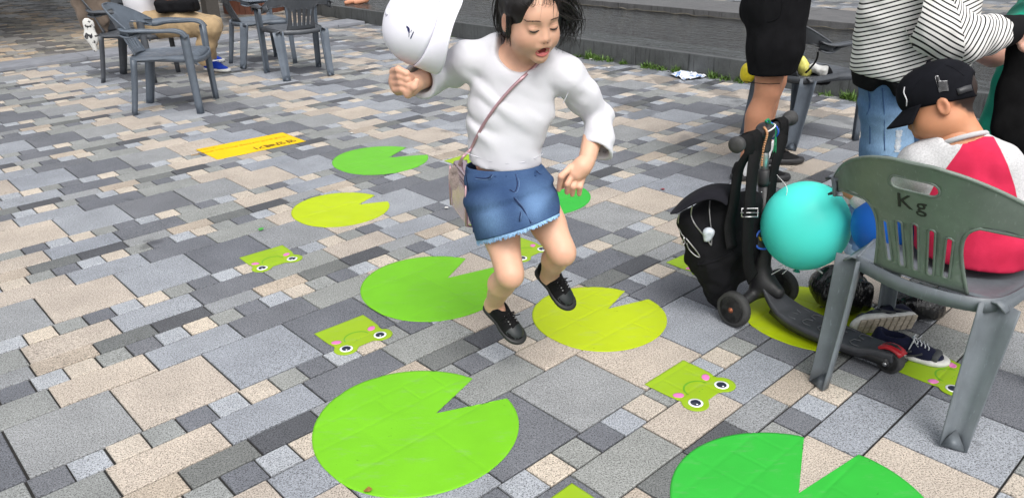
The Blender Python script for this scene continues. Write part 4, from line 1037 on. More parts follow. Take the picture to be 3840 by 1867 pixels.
def cloth(name, col, rough=.9, var=.08, fine=1100, bs=.25, big=.6):
    m, n, b = newmat(name); f = noise(n, 18, 4, .6); c = ramp(n, f, [(.3, tuple(x*(1-var) for x in col)), (.7, tuple(min(1, x*(1+var)) for x in col))]); n.links.new(c, b.inputs['Base Color'])
    b.inputs['Roughness'].default_value = rough; b.inputs['Specular IOR Level'].default_value = .2 if max(col) > .05 else .08; b.inputs['Sheen Weight'].default_value = .10 if max(col) > .05 else 0
    h = math_(n, 'ADD', math_(n, 'MULTIPLY', noise(n, fine, 2), .25), math_(n, 'MULTIPLY', noise(n, 34, 4), big)); bump(n, b, h, bs, .004); return m
C_WHITE = cloth('white_cotton', (.64, .64, .68), .9, .02, bs=.18, big=.5); M_HAIR = simple('black_hair', (.010, .008, .0075), .42, .4, 60, spec=.5)
def zeros(V): return np.zeros(len(V))
def blushed(spots, hair=None):
    def f(V):
        b = zeros(V)
        for c, r, a in spots: b = np.maximum(b, a*np.exp(-((V-np.array(c))**2).sum(1)/(r*r)))
        h = zeros(V) if hair is None else hair(V)
        return {'blush': b, 'hairy': h}
    return f
def person(label, loc): return thing('person', label, 'person', loc)

def head_field(M, k=1.0, mouth=True, res=.0032, ears=(True, True)):
    R = np.array(M.to_3x3()); T = lambda x, y, z: np.array(M @ Vector((x*k, y*k, z*k))); r = lambda *q: [v*k for v in q]
    c = T(0, 0, 0); s = SDF(c-.155*k, c+.155*k, res)
    s.ell(T(0, .014, .034), r(.0735, .089, .080), R, .01).ell(T(0, -.022, -.030), r(.0575, .060, .070), R, .035)
    for q in (-1, 1):
        s.ell(T(q*.029, -.046, -.036), r(.031, .032, .033), R, .025).ell(T(q*.043, -.005, -.048), r(.021, .035, .030), R, .03)
    s.ell(T(0, -.060, -.089), r(.023, .020, .019), R, .022)
    s.ell(T(0, -.068, .030), r(.046, .018, .030), R, .02)                                              # forehead
    for q in (-1, 1): s.ell(T(q*.030, -.090, .003), r(.018, .011, .0115), R, .014, 'sub')
    for q in (-1, 1): s.ell(T(q*.030, -.0705, .0015), r(.0150, .0125, .0115), R, .006)
    s.cone(T(0, -.074, .006), T(0, -.090, -.026), .0068*k, .0088*k, .014)
    for q in (-1, 1): s.ell(T(q*.0090, -.0835, -.0290), r(.0068, .0075, .0058), R, .007)
    s.ell(T(0, -.082, -.050), r(.020, .010, .015), R, .012)
    if mouth: s.ell(T(0, -.088, -.0635), r(.0180, .020, .0118), R, .004, 'sub')
    for q, e in zip((-1, 1), ears):
        if e:
            s.ell(T(q*.0765, .014, -.006), r(.0075, .0165, .027), R, .008); s.ell(T(q*.084, .010, -.004), r(.006, .0095, .0175), R, .005, 'sub')
    s.cone(T(0, .020, -.060), T(0, .034, -.135), .047*k, .045*k, .03)
    return s, T, R

# ------------------------------------------------------------------ jumping girl
girl = person('girl in white top and denim skirt jumping over the lily pads', G(1950, 1440))
HM = Matrix.Translation(at(1994, 72, 2.125)) @ Matrix.Rotation(rad(24), 4, 'Z') @ Matrix.Rotation(rad(13), 4, 'X') @ Matrix.Rotation(rad(-3), 4, 'Y')
hk = .935
hf, HT, HR = head_field(HM, hk)
def girl_hairline(V):
    L = (V-HT(0, 0, 0))@HR/hk
    return np.clip((L[:, 2]*.9+L[:, 1]*.9-.052+vnoise(V, np.float32(60))*.01)/.010, 0, 1)*(L[:, 2] > -.02)
hv, hfc = hf.mesh(1)
# arms, legs, trunk, neck
bd = SDF((-.36, 1.90, .05), (.40, 2.46, 1.10), .0065)
N0 = A3(1948, 235, 2.19)
bd.ell(A3(1940, 300, 2.20), (.108, .070, .075), k=.03).cone(A3(1940, 320, 2.2), A3(1890, 600, 2.19), .088, .085, .03, flat=((0, 1, 0), .72))
bd.chain([A3(1945, 245, 2.205), A3(1965, 165, 2.180), A3(1978, 110, 2.160)], [.050, .044, .044], .03)
bd.chain([A3(1850, 232, 2.20), A3(2035, 258, 2.20)], [.040, .040], .03)
RK, RAn = A3(1912, 1025, 2.03), A3(1850, 1142, 2.20); LK, LAn = A3(2108, 942, 2.05), A3(2058, 1036, 2.20)
bd.chain([A3(1835, 745, 2.18), A3(1882, 890, 2.10), RK], [.062, .0495, .0410], .02).chain([RK+np.array([0, .012, -.012]), RK*.62+RAn*.38+np.array([-.006, .012, 0]), RAn], [.038, .0390, .0250], .015)
bd.chain([A3(2010, 735, 2.18), A3(2055, 840, 2.11), LK], [.062, .0495, .0405], .02).chain([LK+np.array([0, .012, -.012]), LK*.62+LAn*.38+np.array([-.006, .012, 0]), LAn], [.037, .038, .0250], .015)
bd.ell(RK+np.array([.004, -.020, -.006]), (.026, .018, .026), k=.02).ell(LK+np.array([.004, -.020, -.006]), (.026, .018, .026), k=.02)
RTO, LTO = A3(1932, 1245, 2.135), A3(2128, 1120, 2.15)
bd.cone(RAn, RAn*.4+RTO*.6, .027, .022, .02).cone(LAn, LAn*.4+LTO*.6, .027, .022, .02)
REl, RWr = A3(1648, 268, 2.30), A3(1560, 308, 2.150); LEl, LWr = A3(2243, 438, 2.245), A3(2200, 604, 2.135)
bd.chain([A3(1750, 225, 2.20), REl, RWr], [.040, .034, .026], .015).chain([A3(2132, 285, 2.20), LEl, LWr], [.040, .034, .025], .015)
bv, bf = bd.mesh(2)
# hands
def hand(palm_pts, palm_r, fingers, thumb, res=.003):
    P = np.array([p for p in palm_pts]+[q for f in fingers for q in f[0]]+[q for q in thumb[0]]); s = SDF(P.min(0)-.04, P.max(0)+.04, res)
    s.chain(palm_pts, palm_r, .012)
    for pts, rs in fingers: s.chain(pts, rs, .0035)
    s.chain(thumb[0], thumb[1], .006); return s
# right hand: fist round the cap's peak
fin = []
for i in range(4):
    b0 = A3(1474+3*i, 268+23*i, 2.135-.004*i); m0 = A3(1494+5*i, 262+24*i, 2.098); e0 = A3(1524+4*i, 276+22*i, 2.092); t0 = A3(1544-1*i, 292+17*i, 2.112)
    fin.append(([b0, m0, e0, t0], [.0098, .0100, .0092, .0082]))
rh = hand([RWr, A3(1535, 318, 2.140), A3(1496, 305, 2.145)], [.026, .029, .027], fin, ([A3(1545, 345, 2.13), A3(1530, 352, 2.098), A3(1552, 326, 2.085), A3(1562, 305, 2.088)], [.013, .012, .0105, .0085]))
rh.ell(A3(1490, 310, 2.140), (.020, .020, .036), k=.012)
rv, rf = rh.mesh(1)
# left hand: hanging, fingers loosely curled
fin = []
for i, (k0, m0, t0) in enumerate((((2140, 628), (2104, 662), (2095, 712)), ((2155, 640), (2128, 690), (2126, 722)), ((2172, 648), (2150, 700), (2146, 730)), ((2190, 650), (2174, 700), (2172, 728)))):
    fin.append(([A3(*k0, 2.115+.006*i), A3(*m0, 2.090+.006*i), A3(*t0, 2.108+.004*i)], [.0098, .0090, .0072]))
lh = hand([LWr, A3(2182, 625, 2.125), A3(2162, 650, 2.118)], [.0245, .026, .023], fin, ([A3(2150, 640, 2.135), A3(2118, 668, 2.150), A3(2108, 700, 2.158)], [.012, .0105, .008]))
lh.ell(A3(2165, 640, 2.122), (.030, .016, .020), k=.012)
lv, lf = lh.mesh(1)
def joinm(parts):
    V = []; F = []; n = 0
    for v, f in parts: V.append(v); F.append(f+n); n += len(v)
    return np.concatenate(V), np.concatenate(F)
gV, gF = joinm([(bv, bf), (hv, hfc), (rv, rf), (lv, lf)])
at_ = blushed([(HT(-.040*1, -.055, -.035), .024, .55), (HT(.038, -.058, -.035), .022, .5), (HT(-.08, .012, -.005), .02, .7), (RK+np.array([.0, -.03, 0]), .03, .3), (LK+np.array([0, -.03, 0]), .03, .3),
               (A3(1500, 300, 2.10), .05, .25), (A3(2130, 700, 2.1), .04, .25), (HT(0, -.09, -.028), .012, .25)])(gV)
body = fmesh('body', gV, gF, S_GIRL, girl, at_)
HB_ = BVHTree.FromPolygons([Vector(v) for v in hv], [tuple(int(i) for i in f) for f in hfc])
def face(x, z, off=.001):
    o = Vector(HT(x, -.2, z)); d = Vector(HR @ np.array([0, 1, 0])); h = HB_.ray_cast(o, d)
    return h[0]-d*off if h[0] is not None else Vector(HT(x, -.08, z))
M_LASH = simple('lash', (.010, .007, .006), .6, .1); M_BROW = simple('brow', (.15, .09, .065), .8, .2); M_LIP = simple('lip', (.60, .16, .15), .38, .1, 200, sss=.2); M_MOUTH = simple('mouth_inside', (.22, .028, .03), .35, .2); M_TOOTH = simple('tooth', (.7, .67, .6), .3)
for q in (-1, 1):
    P = [face(q*.030+x, .0015-.0062+.0030*abs(x/.0135)**2*1.2, .0006) for x in np.linspace(-.0140, .0140, 11)]
    MB().tube(P, [.0005+.0017*math.sin(PI*i/10)**.6 for i in range(11)], 6).build('eyelash', M_LASH, body, True)
    P = [face(q*.030+x, .0080+.0015*math.cos(x/.013), .0002) for x in np.linspace(-.0125, .0125, 9)]; MB().tube(P, [.0001+.0005*math.sin(PI*i/8) for i in range(9)], 5).build('eyelid_crease', simple('crease', (.42, .22, .16), .6), body, True)
    mb = MB()
    for i in range(34):
        t = i/33; x = lerp(-.017, .017, t); zc = .0232+.0030*math.sin(PI*(.25+.65*(t if q > 0 else 1-t))); 
        for k in range(2):
            a = face(q*.031+x, zc+random.uniform(-.0018, .0018), .0004); b = face(q*.031+x+q*.005, zc+random.uniform(.0, .0024), .0006); mb.tube([a, b], [.0005, .0002], 4)
    mb.build('eyebrow', M_BROW, body, True)
def lipring(up_):
    P = []; rs = []
    for t in np.linspace(0, PI, 15):
        x = -.0200*math.cos(t); z = (.0098 if up_ else -.0132)*math.sin(t)**.8; P.append(face(x, -.0635+z, -.0005)); rs.append(.0010+(.0022 if up_ else .0040)*math.sin(t)**.8)
    return MB().tube(P, rs, 8)
lipring(True).build('lip', M_LIP, body, True); lipring(False).build('lip', M_LIP, body, True)
mo = SDF(HT(0, -.065, -.062)-.03, HT(0, -.065, -.062)+.03, .003); mo.ell(HT(0, -.066, -.0640), [.0188*hk, .012*hk, .0125*hk], HR, .004); mo.build('mouth', M_MOUTH, body, 1)
to = SDF(HT(0, -.074, -.068)-.03, HT(0, -.074, -.068)+.03, .003); to.ell(HT(0, -.0755, -.0720), [.0110*hk, .008*hk, .0045*hk], HR, .004); to.build('tongue', simple('tongue', (.62, .17, .18), .35), body, 1)
for q in (-1, 1): MB().tube([face(q*.0058-.001, -.0355, .0002), face(q*.0058+.001, -.0350, .0002)], [.0017, .0017], 6).build('nostril', simple('nostril', (.10, .03, .02), .6), body, True)
# hair: cap of hair plus many strands
hs_ = SDF(HT(0, 0, 0)-.17, HT(0, 0, 0)+.17, .0045)
hs_.ell(HT(0, .018, .040), [.083*hk, .097*hk, .088*hk], HR, .01).ell(HT(0, .045, -.01), [.074*hk, .066*hk, .070*hk], HR, .03)
hs_.ell(HT(.004, -.118, -.016), [.078*hk, .092*hk, .132*hk], HR, .012, 'sub')
hs_.cone(HT(-.066, -.004, .050), HT(-.074, .000, -.030), .013, .007, .012); hs_.cone(HT(.068, -.022, .05), HT(.076, -.014, -.02), .014, .010, .012)
hs_.ell(HT(-.094, .006, -.012), [.026, .028, .036], HR, .006, 'sub').wrinkle(.006, (18, 60, 30), HR)
hair = hs_.build('hair', M_HAIR, girl, 1)
hmb = MB()
def strand(P, w0, rng=.004):
    P = [Vector(p) for p in P]; Q = spline(P, 4); n = len(Q); hmb.tube([q for q in Q], [w0*(1-.85*(i/(n-1))**1.5) for i in range(n)], 5, flat=(1, .45))
rnd = random.Random(5)
U = lambda a, b: rnd.uniform(a, b)
for i in range(190):                                # hair thrown to the picture's right
    y0 = U(-.04, .09); z0 = U(.015, .105); p0 = HT(.055+U(0, .02), y0, z0); ln = U(.5, 1.0)
    p1 = HT(.094+U(0, .03), y0+U(-.01, .02), z0-.02-U(0, .02)); p2 = HT(.108+U(0, .055)*ln, y0+.02+U(-.02, .02), -.015-U(0, .03)*ln); p3 = HT(.090+U(-.025, .09)*ln, y0+.03+U(-.03, .03), -.045-.062*ln+U(-.02, .02))
    strand([p0, p1, p2, p3], U(.0012, .0030))
for i in range(26):                                  # flying wisps
    y0 = U(-.02, .07); p0 = HT(.07, y0, U(.02, .09)); strand([p0, HT(.115+U(0, .02), y0, U(.0, .05)), HT(.135+U(0, .03), y0+U(-.02, .02), U(-.05, .0)), HT(.11+U(-.02, .06), y0+U(-.02, .03), U(-.115, -.05))], U(.0006, .0014))
for i in range(44):                                  # side before and behind the ear on the picture's left
    y0 = U(-.026, -.002) if i < 22 else U(.035, .07); p0 = HT(-.066+U(-.006, .004), y0+.01, .06+U(-.01, .03)); strand([p0, HT(-.078+U(-.003, .004), y0, .015), HT(-.075+U(-.004, .004), y0+.006, -.025), HT(-.068+U(-.008, .006), y0+.014, -.048-U(0, .022))], U(.0012, .0028))
for i in range(46):                                  # fringe across the forehead
    x0 = U(-.050, .060); p0 = HT(x0*.7, -.045, .112); z1 = U(.056, .080) if rnd.random() < .8 else U(.02, .05); x1 = x0*1.05+U(-.02, .008)
    a = face(max(-.062, min(.062, x1)), z1, .004); strand([p0, Vector(HT(x0*.9, -.072, .090)), Vector(HT((x0+x1)/2, -.084, .070)), a], U(.0005, .0016))
for i in range(90):                                  # back
    x0 = U(-.07, .07); strand([HT(x0, .085, .07), HT(x0*1.1, .112, .0), HT(x0*1.05+U(-.01, .03), .10, -.06), HT(x0+U(-.01, .05), .09, -.10-U(0, .03))], U(.0015, .003))
hmb.build('strands', M_HAIR, hair, True)

# white long-sleeved top
sh = SDF((-.36, 1.96, .56), (.36, 2.44, 1.10), .0055); fl = ((0, 1, 0), .70)
sh.chain([A3(1935, 285, 2.20), A3(1912, 410, 2.195), A3(1893, 530, 2.19), A3(1890, 640, 2.185)], [.121, .116, .102, .106], .03, flat=fl)
sh.chain([A3(1760, 218, 2.205), A3(1855, 205, 2.205), A3(1960, 232, 2.205), A3(2040, 240, 2.205), A3(2120, 275, 2.205)], [.046, .042, .046, .042, .048], .035)
sh.chain([A3(1752, 232, 2.20), A3(1690, 258, 2.26), REl, A3(1600, 292, 2.215), A3(1566, 305, 2.165)], [.055, .051, .048, .047, .0480], .022)
sh.chain([A3(2128, 292, 2.20), A3(2190, 365, 2.225), LEl, A3(2243, 500, 2.205), A3(2236, 575, 2.165)], [.054, .048, .043, .041, .0415], .022)
sh.ell(A3(1953, 166, 2.10), (.074, .15, .078), k=.004, mode='sub')
sh.wrinkle(.006, (14, 14, 8), ridged=False); 
Rf = np.array([[.8, 0, .6], [0, 1, 0], [-.6, 0, .8]]); sh.wrinkle(.013, (5, 8, 19), Rf, ridged=True)
sh.wrinkle(.0055, (20, 20, 20), ridged=True, mask=lambda P: ((P[:, 0] < -.15) | (P[:, 0] > .19)).astype(np.float32)*.9)
p1, p2, p3 = A3(1736, 603, 2.185), A3(2042, 612, 2.185), A3(1895, 652, 2.11); nn = np.cross(p2-p1, p3-p1); nn = nn if nn[2] < 0 else -nn
sh.plane(p1, nn, .006)
fr = (RWr-np.array(A3(1600, 292, 2.215))); fr /= np.linalg.norm(fr); sh.plane(A3(1566, 300, 2.168), fr, .004, lo=A3(1640, 420, 2.3)-.12, hi=A3(1520, 230, 2.1)+.10) if False else None
def cutcap(s, c, d, r):
    """open end of a sleeve: flat cut at c along d, hollowed"""
    c = np.array(c, np.float32); d = np.array(d, np.float32); d /= np.linalg.norm(d)
    def fn(P):
        q = P-c; a = q@d; e = np.linalg.norm(q-a[..., None]*d, axis=-1); return np.maximum(-a, e-r*1.8)
    s._put(c-.10, c+.10, fn, .003, 'sub'); s.cone(c-d*.03, c+d*.05, r*.74, r*.80, .003, 'sub')
sh.cone(A3(1610, 290, 2.23), A3(1566, 305, 2.165), .0495, .0500, .012).cone(A3(2243, 515, 2.198), A3(2235, 590, 2.155), .0440, .0455, .012)
cutcap(sh, A3(1572, 302, 2.175), RWr-REl, .050); cutcap(sh, A3(2237, 568, 2.168), np.array(LWr)-np.array(A3(2243, 500, 2.205)), .0465)
shirt = sh.build('top', C_WHITE, girl, 3)
SB = bvh_of(shirt)
def onb(bv, px, py, off, fallbackY=2.12):
    d = ray(px, py).normalized(); h = bv.ray_cast(CAM, d); return (h[0]-d*off) if h[0] is not None else at(px, py, fallbackY)
# seams: hem band, neck rib, sleeve seam
M_SHS = cloth('seam_shade', (.55, .55, .60))
for pts, r in ((((1745, 573), (1790, 590), (1840, 605), (1900, 614), (1960, 610), (2005, 595), (2036, 578)), .0012), (((2112, 388), (2130, 350), (2158, 322), (2190, 300)), .0009)):
    MB().tube([onb(SB, x, y, .0002) for x, y in pts], r, 5).build('seam', M_SHS, shirt, True)
# denim skirt
def denim(name, dark, light, zc, zr):
    m, n, b = newmat(name); f = noise(n, 9, 5, .65); st = noise(n, 1, 3, .6, vec=scaled(n, (700, 700, 60))); 
    base = ramp(n, math_(n, 'ADD', math_(n, 'MULTIPLY', attr(n, 'fade'), .75), math_(n, 'MULTIPLY', f, .35)), [(.12, dark), (.75, light)])
    base = mixc(n, 1.0, base, ramp(n, st, [(.3, .78), (.7, 1.18)]), 'MULTIPLY'); n.links.new(base, b.inputs['Base Color']); b.inputs['Roughness'].default_value = .85; b.inputs['Specular IOR Level'].default_value = .2
    bump(n, b, math_(n, 'ADD', st, math_(n, 'MULTIPLY', noise(n, 40, 4), 1.2)), .35, .002); return m
M_DEN = denim('blue_denim', (.018, .044, .120), (.12, .215, .38), 0, 1); M_FRAY = simple('fray', (.26, .44, .66), .9, .3, 200); M_STI = simple('stitch', (.10, .17, .30), .8); M_SEAMD = simple('denim_seam', (.008, .02, .075), .9)
def skirt_pt(a, t, off=0.0):
    W0 = at(1888, 618, 2.185); W1 = at(1938, 846, 2.108); hipb = math.sin(PI*t)*.012
    ex = Vector((1, 0, 0)).lerp((at(2115, 776, 2.09)-at(1765, 890, 2.16)).normalized(), t).normalized(); ey = Vector((0, 1, -.05)).lerp(Vector((.05, 1, -.25)), t).normalized()
    rx = lerp(.106, .132, t**.8)+hipb+off; ry = lerp(.078, .116, t)+hipb+off; c = W0.lerp(W1, t)
    p = c+ex*(rx*math.cos(a))+ey*(ry*math.sin(a))
    if t > .05:
        fold = .0055*math.sin(18*t+2.0*math.cos(a)+.7)*max(0, math.sin(PI*min(1, t*1.5)))*(1 if math.sin(a) < 0 else .4); nrm = (p-c).normalized(); p = p+nrm*fold*1.0+nrm*.0025*math.sin(5*a+9*t)
    return p
V = []; F = []; fade = []; na, ntt = 96, 40
for j in range(ntt+1):
    for i in range(na):
        a = 2*PI*i/na; t = j/ntt; V.append(skirt_pt(a, t)); fx = math.cos(a); fr_ = max(0, -math.sin(a)); 
        fade.append(fr_*(math.exp(-((fx+.45)/.28)**2-((t-.72)/.26)**2)+math.exp(-((fx-.55)/.28)**2-((t-.62)/.28)**2))*.85+.10)
for j in range(ntt):
    for i in range(na): F.append((j*na+i, (j+1)*na+i, (j+1)*na+(i+1) % na, j*na+(i+1) % na))
skirt = fmesh('skirt', V, [f[::-1] for f in F], M_DEN, girl, {'fade': np.array(fade)}); skirt.modifiers.new('s', 'SOLIDIFY').thickness = .003
KB = BVHTree.FromPolygons(V, F)
mb = MB()
for i in range(520):
    a = 2*PI*(i+rnd.random())/520; p = skirt_pt(a, 1.0); q = skirt_pt(a+U(-.03, .03), 1.0+U(.03, .085), U(-.003, .006)); s0 = (skirt_pt(a+.02, 1)-p).normalized(); mb.ribbon([skirt_pt(a, .985, .001), p.lerp(q, .5), q+Vector((U(-.002, .002), 0, 0))], s0, [.0045, .004, .0015], .0012)
mb.build('frayed_hem', M_FRAY, skirt, False)['kind'] = 'stuff'
def seam(name, pts, r, mat, off=.0042): return MB().tube(spline([onb(KB, x, y, off, 2.08) for x, y in pts], 4), r, 5).build(name, mat, skirt, True)
seam('seam', [(1933, 655), (1940, 690), (1930, 720), (1912, 712), (1930, 745), (1962, 785), (1992, 838)], .0018, M_SEAMD); seam('seam', [(1940, 655), (1948, 690), (1938, 722), (1920, 716), (1938, 747), (1970, 787), (2000, 836)], .0008, M_STI)
seam('seam', [(1952, 795), (1947, 830), (1944, 868)], .0013, M_SEAMD); seam('seam', [(1957, 795), (1952, 830), (1949, 866)], .0007, M_STI)
seam('pocket', [(1754, 660), (1790, 667), (1828, 668), (1843, 655), (1848, 638)], .0014, M_SEAMD); seam('pocket', [(1756, 665), (1790, 672), (1831, 673), (1849, 657), (1853, 640)], .0008, M_STI); seam('pocket', [(2046, 640), (2030, 655), (2010, 640)], .0014, M_SEAMD)
for x in (1858, 1900, 2008): seam('belt_loop', [(x, 640), (x-1, 662)], .003, M_DEN)
seam('seam', [(1745, 640), (1757, 720), (1768, 800), (1775, 872)], .0013, M_SEAMD)
# shoes
M_CANV = fabric('black_canvas_shoe', (.008, .008, .009), .85, .3, .05); M_SOLEB = simple('black_rubber', (.012, .013, .014), .55); M_TOEC = simple('toe_cap', (.018, .022, .024), .45); M_EYE = simple('eyelet', (.35, .36, .36), .35, metal=.7)
for nm, heel, toe, an in (('r', at(1822, 1128, 2.225), at(1944, 1262, 2.125), RAn), ('l', at(2024, 1000, 2.225), at(2142, 1140, 2.14), LAn)):
    fw = (toe-heel); upv = Vector(an)-(heel.lerp(toe, .28)); c = heel.lerp(toe, .5)-upv.normalized()*.016
    Mx = frame(c, fw, upv); sroot = None
    e = bpy.data.objects.new('shoe', None); link(e, girl); e.matrix_parent_inverse = parent_matrix(girl).inverted(); e.empty_display_size = .02
    L = fw.length*1.03; uo = shoe(e, Mx, L, .074, M_CANV, M_SOLEB, None, M_CANV, h=.050, sole_h=.014, res=.004)
    cap = MB(); BV3 = bvh_of(uo); Rn = Mx.to_3x3()
    V = []; F = []
    for j in range(8):
        for i in range(11):
            x = -1+2*i/10; y = lerp(.27-.03*abs(x), .47, j/7); d = (Rn @ Vector((0, 0, -1))); h = BV3.ray_cast(Mx @ Vector((x*.033*(1-.5*(j/7)**2.5), y*L, .12)), d)
            V.append(h[0]-d*.0012 if h[0] is not None else Mx @ Vector((x*.033*(1-.5*(j/7)**2.5), y*L, .012)))
    for j in range(7):
        for i in range(10): F.append((j*11+i, j*11+i+1, j*11+i+12, j*11+i+11))
    mesh('toe_cap', V, F, M_TOEC, e, True)
    mb = MB(); d = Rn @ Vector((0, 0, -1))
    for s_ in (-1, 1):
        for k in range(4):
            h = BV3.ray_cast(Mx @ Vector((s_*.0145, L*(.03+.055*k), .12)), d)
            if h[0] is not None: mb.lathe([(.0028, 0), (.0030, .0012), (.0016, .0014)], h[0], -d, 8)
    mb.build('eyelets', M_EYE, e, True)['kind'] = 'stuff'
# pink purse with strap
M_PINK = simple('rose_foil', (.80, .62, .66), .20, .06, 12, .2, 14, .004, metal=.9); M_STRP = simple('strap_pink', (.52, .32, .35), .35, .12, 80, metal=.5)
purse = thing('purse', 'small metallic pink purse worn across the girl\'s body', 'purse', at(1745, 830, 2.18))
Pc = at(1752, 722, 2.225); PR = Matrix.Rotation(rad(-70), 3, 'Z') @ Matrix.Rotation(rad(5), 3, 'Y')
pz = SDF(tuple(Pc-Vector((.16, .16, .13))), tuple(Pc+Vector((.16, .16, .13))), .005); pz.box(Pc, (.082, .022, .078), np.array(PR), .012, .01).box(Pc-PR @ Vector((0, .017, .010)), (.080, .012, .066), np.array(PR), .008, .006)
pz.build('bag', M_PINK, purse, 1)
mb = MB()
for s_ in (-1, 1): mb.tube([Pc+PR @ Vector((s_*.080, yy, zz)) for yy, zz in ((-.028, .06), (-.031, 0), (-.030, -.07), (-.0, -.078), (.02, -.07), (.024, .07))], .003, 6)
mb.build('piping', M_STRP, purse, True)
sp_ = [onb(SB, x, y, .004) for x, y in ((2052, 208), (2035, 222), (2000, 255), (1960, 292), (1920, 330), (1880, 375), (1845, 420), (1812, 470), (1785, 520), (1765, 560))]
sp_ = [Vector(A3(2062, 212, 2.24)), Vector(A3(2060, 202, 2.20))]+sp_+[at(1735, 590, 2.13), at(1722, 622, 2.165), Pc+PR @ Vector((-.05, 0, .080))]
MB().ribbon(spline(sp_, 4), (.62, -.2, -.55), .0085, .003).build('strap', M_STRP, purse, True)
mb = MB(); fc = at(1702, 655, 2.17)
for i in range(1100):
    v = Vector((rnd.gauss(0, 1), rnd.gauss(0, 1), rnd.gauss(0, 1.5))).normalized(); mb.ribbon([fc+v*.004, fc+Vector((v.x*.017, v.y*.017, v.z*.036))*U(.7, 1.1)+Vector((0, 0, -.010))], v.orthogonal(), [.0013, .0004], .0005)
pom = mb.build('fur_pompom', simple('fur', (.42, .34, .31), .9, .25, 200, sheen=.5), purse, False); pom['kind'] = 'stuff'
# white cap in her hand
capt = thing('sun_cap', 'white cap with a small navy kangaroo emblem, held by its peak', 'cap', at(1545, 290, 2.12))
C_CAP = cloth('white_cap_cotton', (.84, .84, .92), .85, .015, bs=.1)
s0 = (at(1648, -60, 2.19)-at(1548, 285, 2.115)).normalized(); ax = Vector((-.80, -.36, .45)); ax = (ax-s0*ax.dot(s0)).normalized(); f0 = s0.cross(ax)
if f0.y > 0: f0 = -f0
O = at(1586, 100, 2.165)
V = []; F = []; nu, nv = 40, 16
for j in range(nv+1):
    th = PI/2*j/nv
    for i in range(nu):
        a = 2*PI*i/nu; r = .092*math.cos(th)**.75 if th < PI/2-.01 else .0005; ell = 1.02
        V.append(O+f0*(r*ell*math.cos(a))+s0*(r*1.06*math.sin(a)*(1+.10*max(0, -math.sin(a))))+ax*(.104*math.sin(th)**.9))
for j in range(nv):
    for i in range(nu): F.append((j*nu+i, j*nu+(i+1) % nu, (j+1)*nu+(i+1) % nu, (j+1)*nu+i))
crown = mesh('crown', V, F, C_CAP, capt, True); crown.modifiers.new('s', 'SOLIDIFY').thickness = .003
CB = BVHTree.FromPolygons(V, F)
V = []; F = []
for j in range(11):
    t = j/10
    for i in range(25):
        a = rad(-82+164*i/24); r = .092; ln = .058*math.cos(a*.98)**.55 if abs(a) < 1.55 else 0
        base = O+f0*(r*1.02*math.cos(a))+s0*(r*1.06*math.sin(a)*(1+.10*max(0, -math.sin(a))))
        V.append(base+f0*(ln*t*.80)-ax*(ln*t*.45+.050*t*math.sin(a)**2)+s0*(ln*t*.12*math.sin(a)))
for j in range(10):
    for i in range(24): F.append((j*25+i, j*25+i+1, j*25+i+26, j*25+i+25))
br_ = mesh('peak', V, F, C_CAP, capt, True); br_.modifiers.new('s', 'SOLIDIFY').thickness = .004
MB().lathe([(.010, 0), (.009, .004), (.003, .006)], O+ax*.103, ax, 14).build('button', C_CAP, crown, True)
# emblem: small leaping kangaroo over two short bars
M_NV = simple('navy_thread', (.012, .014, .09), .8); zc = lambda x, y: (1400+x*320/1252, y*320/1252)
def emb(name, poly):
    P = [onb(CB, *zc(*q), .0012, 2.1) for q in poly]; n = len(P); mesh(name, P, [tuple(range(n))], M_NV, crown)
emb('emblem', [(482, 402), (490, 372), (500, 395), (508, 385), (512, 400), (528, 412), (536, 440), (532, 468), (538, 478), (528, 490), (530, 515), (522, 552), (516, 550), (520, 515), (515, 480), (502, 455), (498, 425), (486, 412)])
emb('emblem', [(556, 440), (564, 446), (552, 482), (546, 480)]); emb('emblem', [(585, 466), (598, 474), (552, 578), (538, 568)])
# ------------------------------------------------------------------ man in black shorts beyond the scooter, facing right
man = person('man in black shorts and black shoes standing beyond the scooter', (1.38, 4.08, 0))
YM = 4.02
mb_ = SDF((.95, 3.7, .02), (1.85, 4.6, .62), .009)
for (hx, hy, hz), (kx, ky), (axx, ay) in (((1.34, 4.02, .62), (1.335, 4.00), (1.262, 4.00)), ((1.44, 4.24, .62), (1.45, 4.26), (1.43, 4.28))):
    mb_.chain([np.array((hx, hy, hz)), np.array((kx, ky, .47)), np.array((kx-.030, ky, .34)), np.array((axx+.01, ay, .13)), np.array((axx+.01, ay, .06))], [.082, .062, .060, .040, .038], .02)
    mb_.ell((kx-.045, ky, .32), (.045, .048, .10), k=.04)
mV, mF = mb_.mesh(2); at_ = blushed([((1.30, 3.95, .15), .06, .5)])(mV); fmesh('body', mV, mF, S_MAN, man, at_)
C_SHORT = cloth('black_shorts', (.010, .010, .0115), .92, .2, bs=.4); C_TEE = cloth('charcoal_tee', (.035, .036, .04), .9, .15, bs=.4)
sr = SDF((1.02, 3.72, .40), (1.80, 4.55, 1.05), .009)
sr.chain([np.array((1.36, 4.03, .92)), np.array((1.355, 4.02, .70)), np.array((1.345, 4.015, .46))], [.140, .130, .112], .05).chain([np.array((1.40, 4.20, .92)), np.array((1.43, 4.24, .70)), np.array((1.445, 4.25, .46))], [.135, .115, .100], .05)
sr.ell((1.34, 4.10, .88), (.155, .17, .13), k=.06)
sr.wrinkle(.012, (7, 7, 5)).wrinkle(.010, (16, 16, 6), ridged=True).plane((0, 4, .485), (.06, 0, -1), .006).plane((0, 4, 1.0), (0, 0, 1), .006)
sho = sr.build('shorts', C_SHORT, man, 2); SHB = bvh_of(sho)
MB().tube(spline([onb(SHB, x, y, .001, 3.9) for x, y in ((2935, 5), (2932, 40), (2915, 70), (2880, 84))], 4), .003, 5).build('pocket', C_SHORT, sho, True)
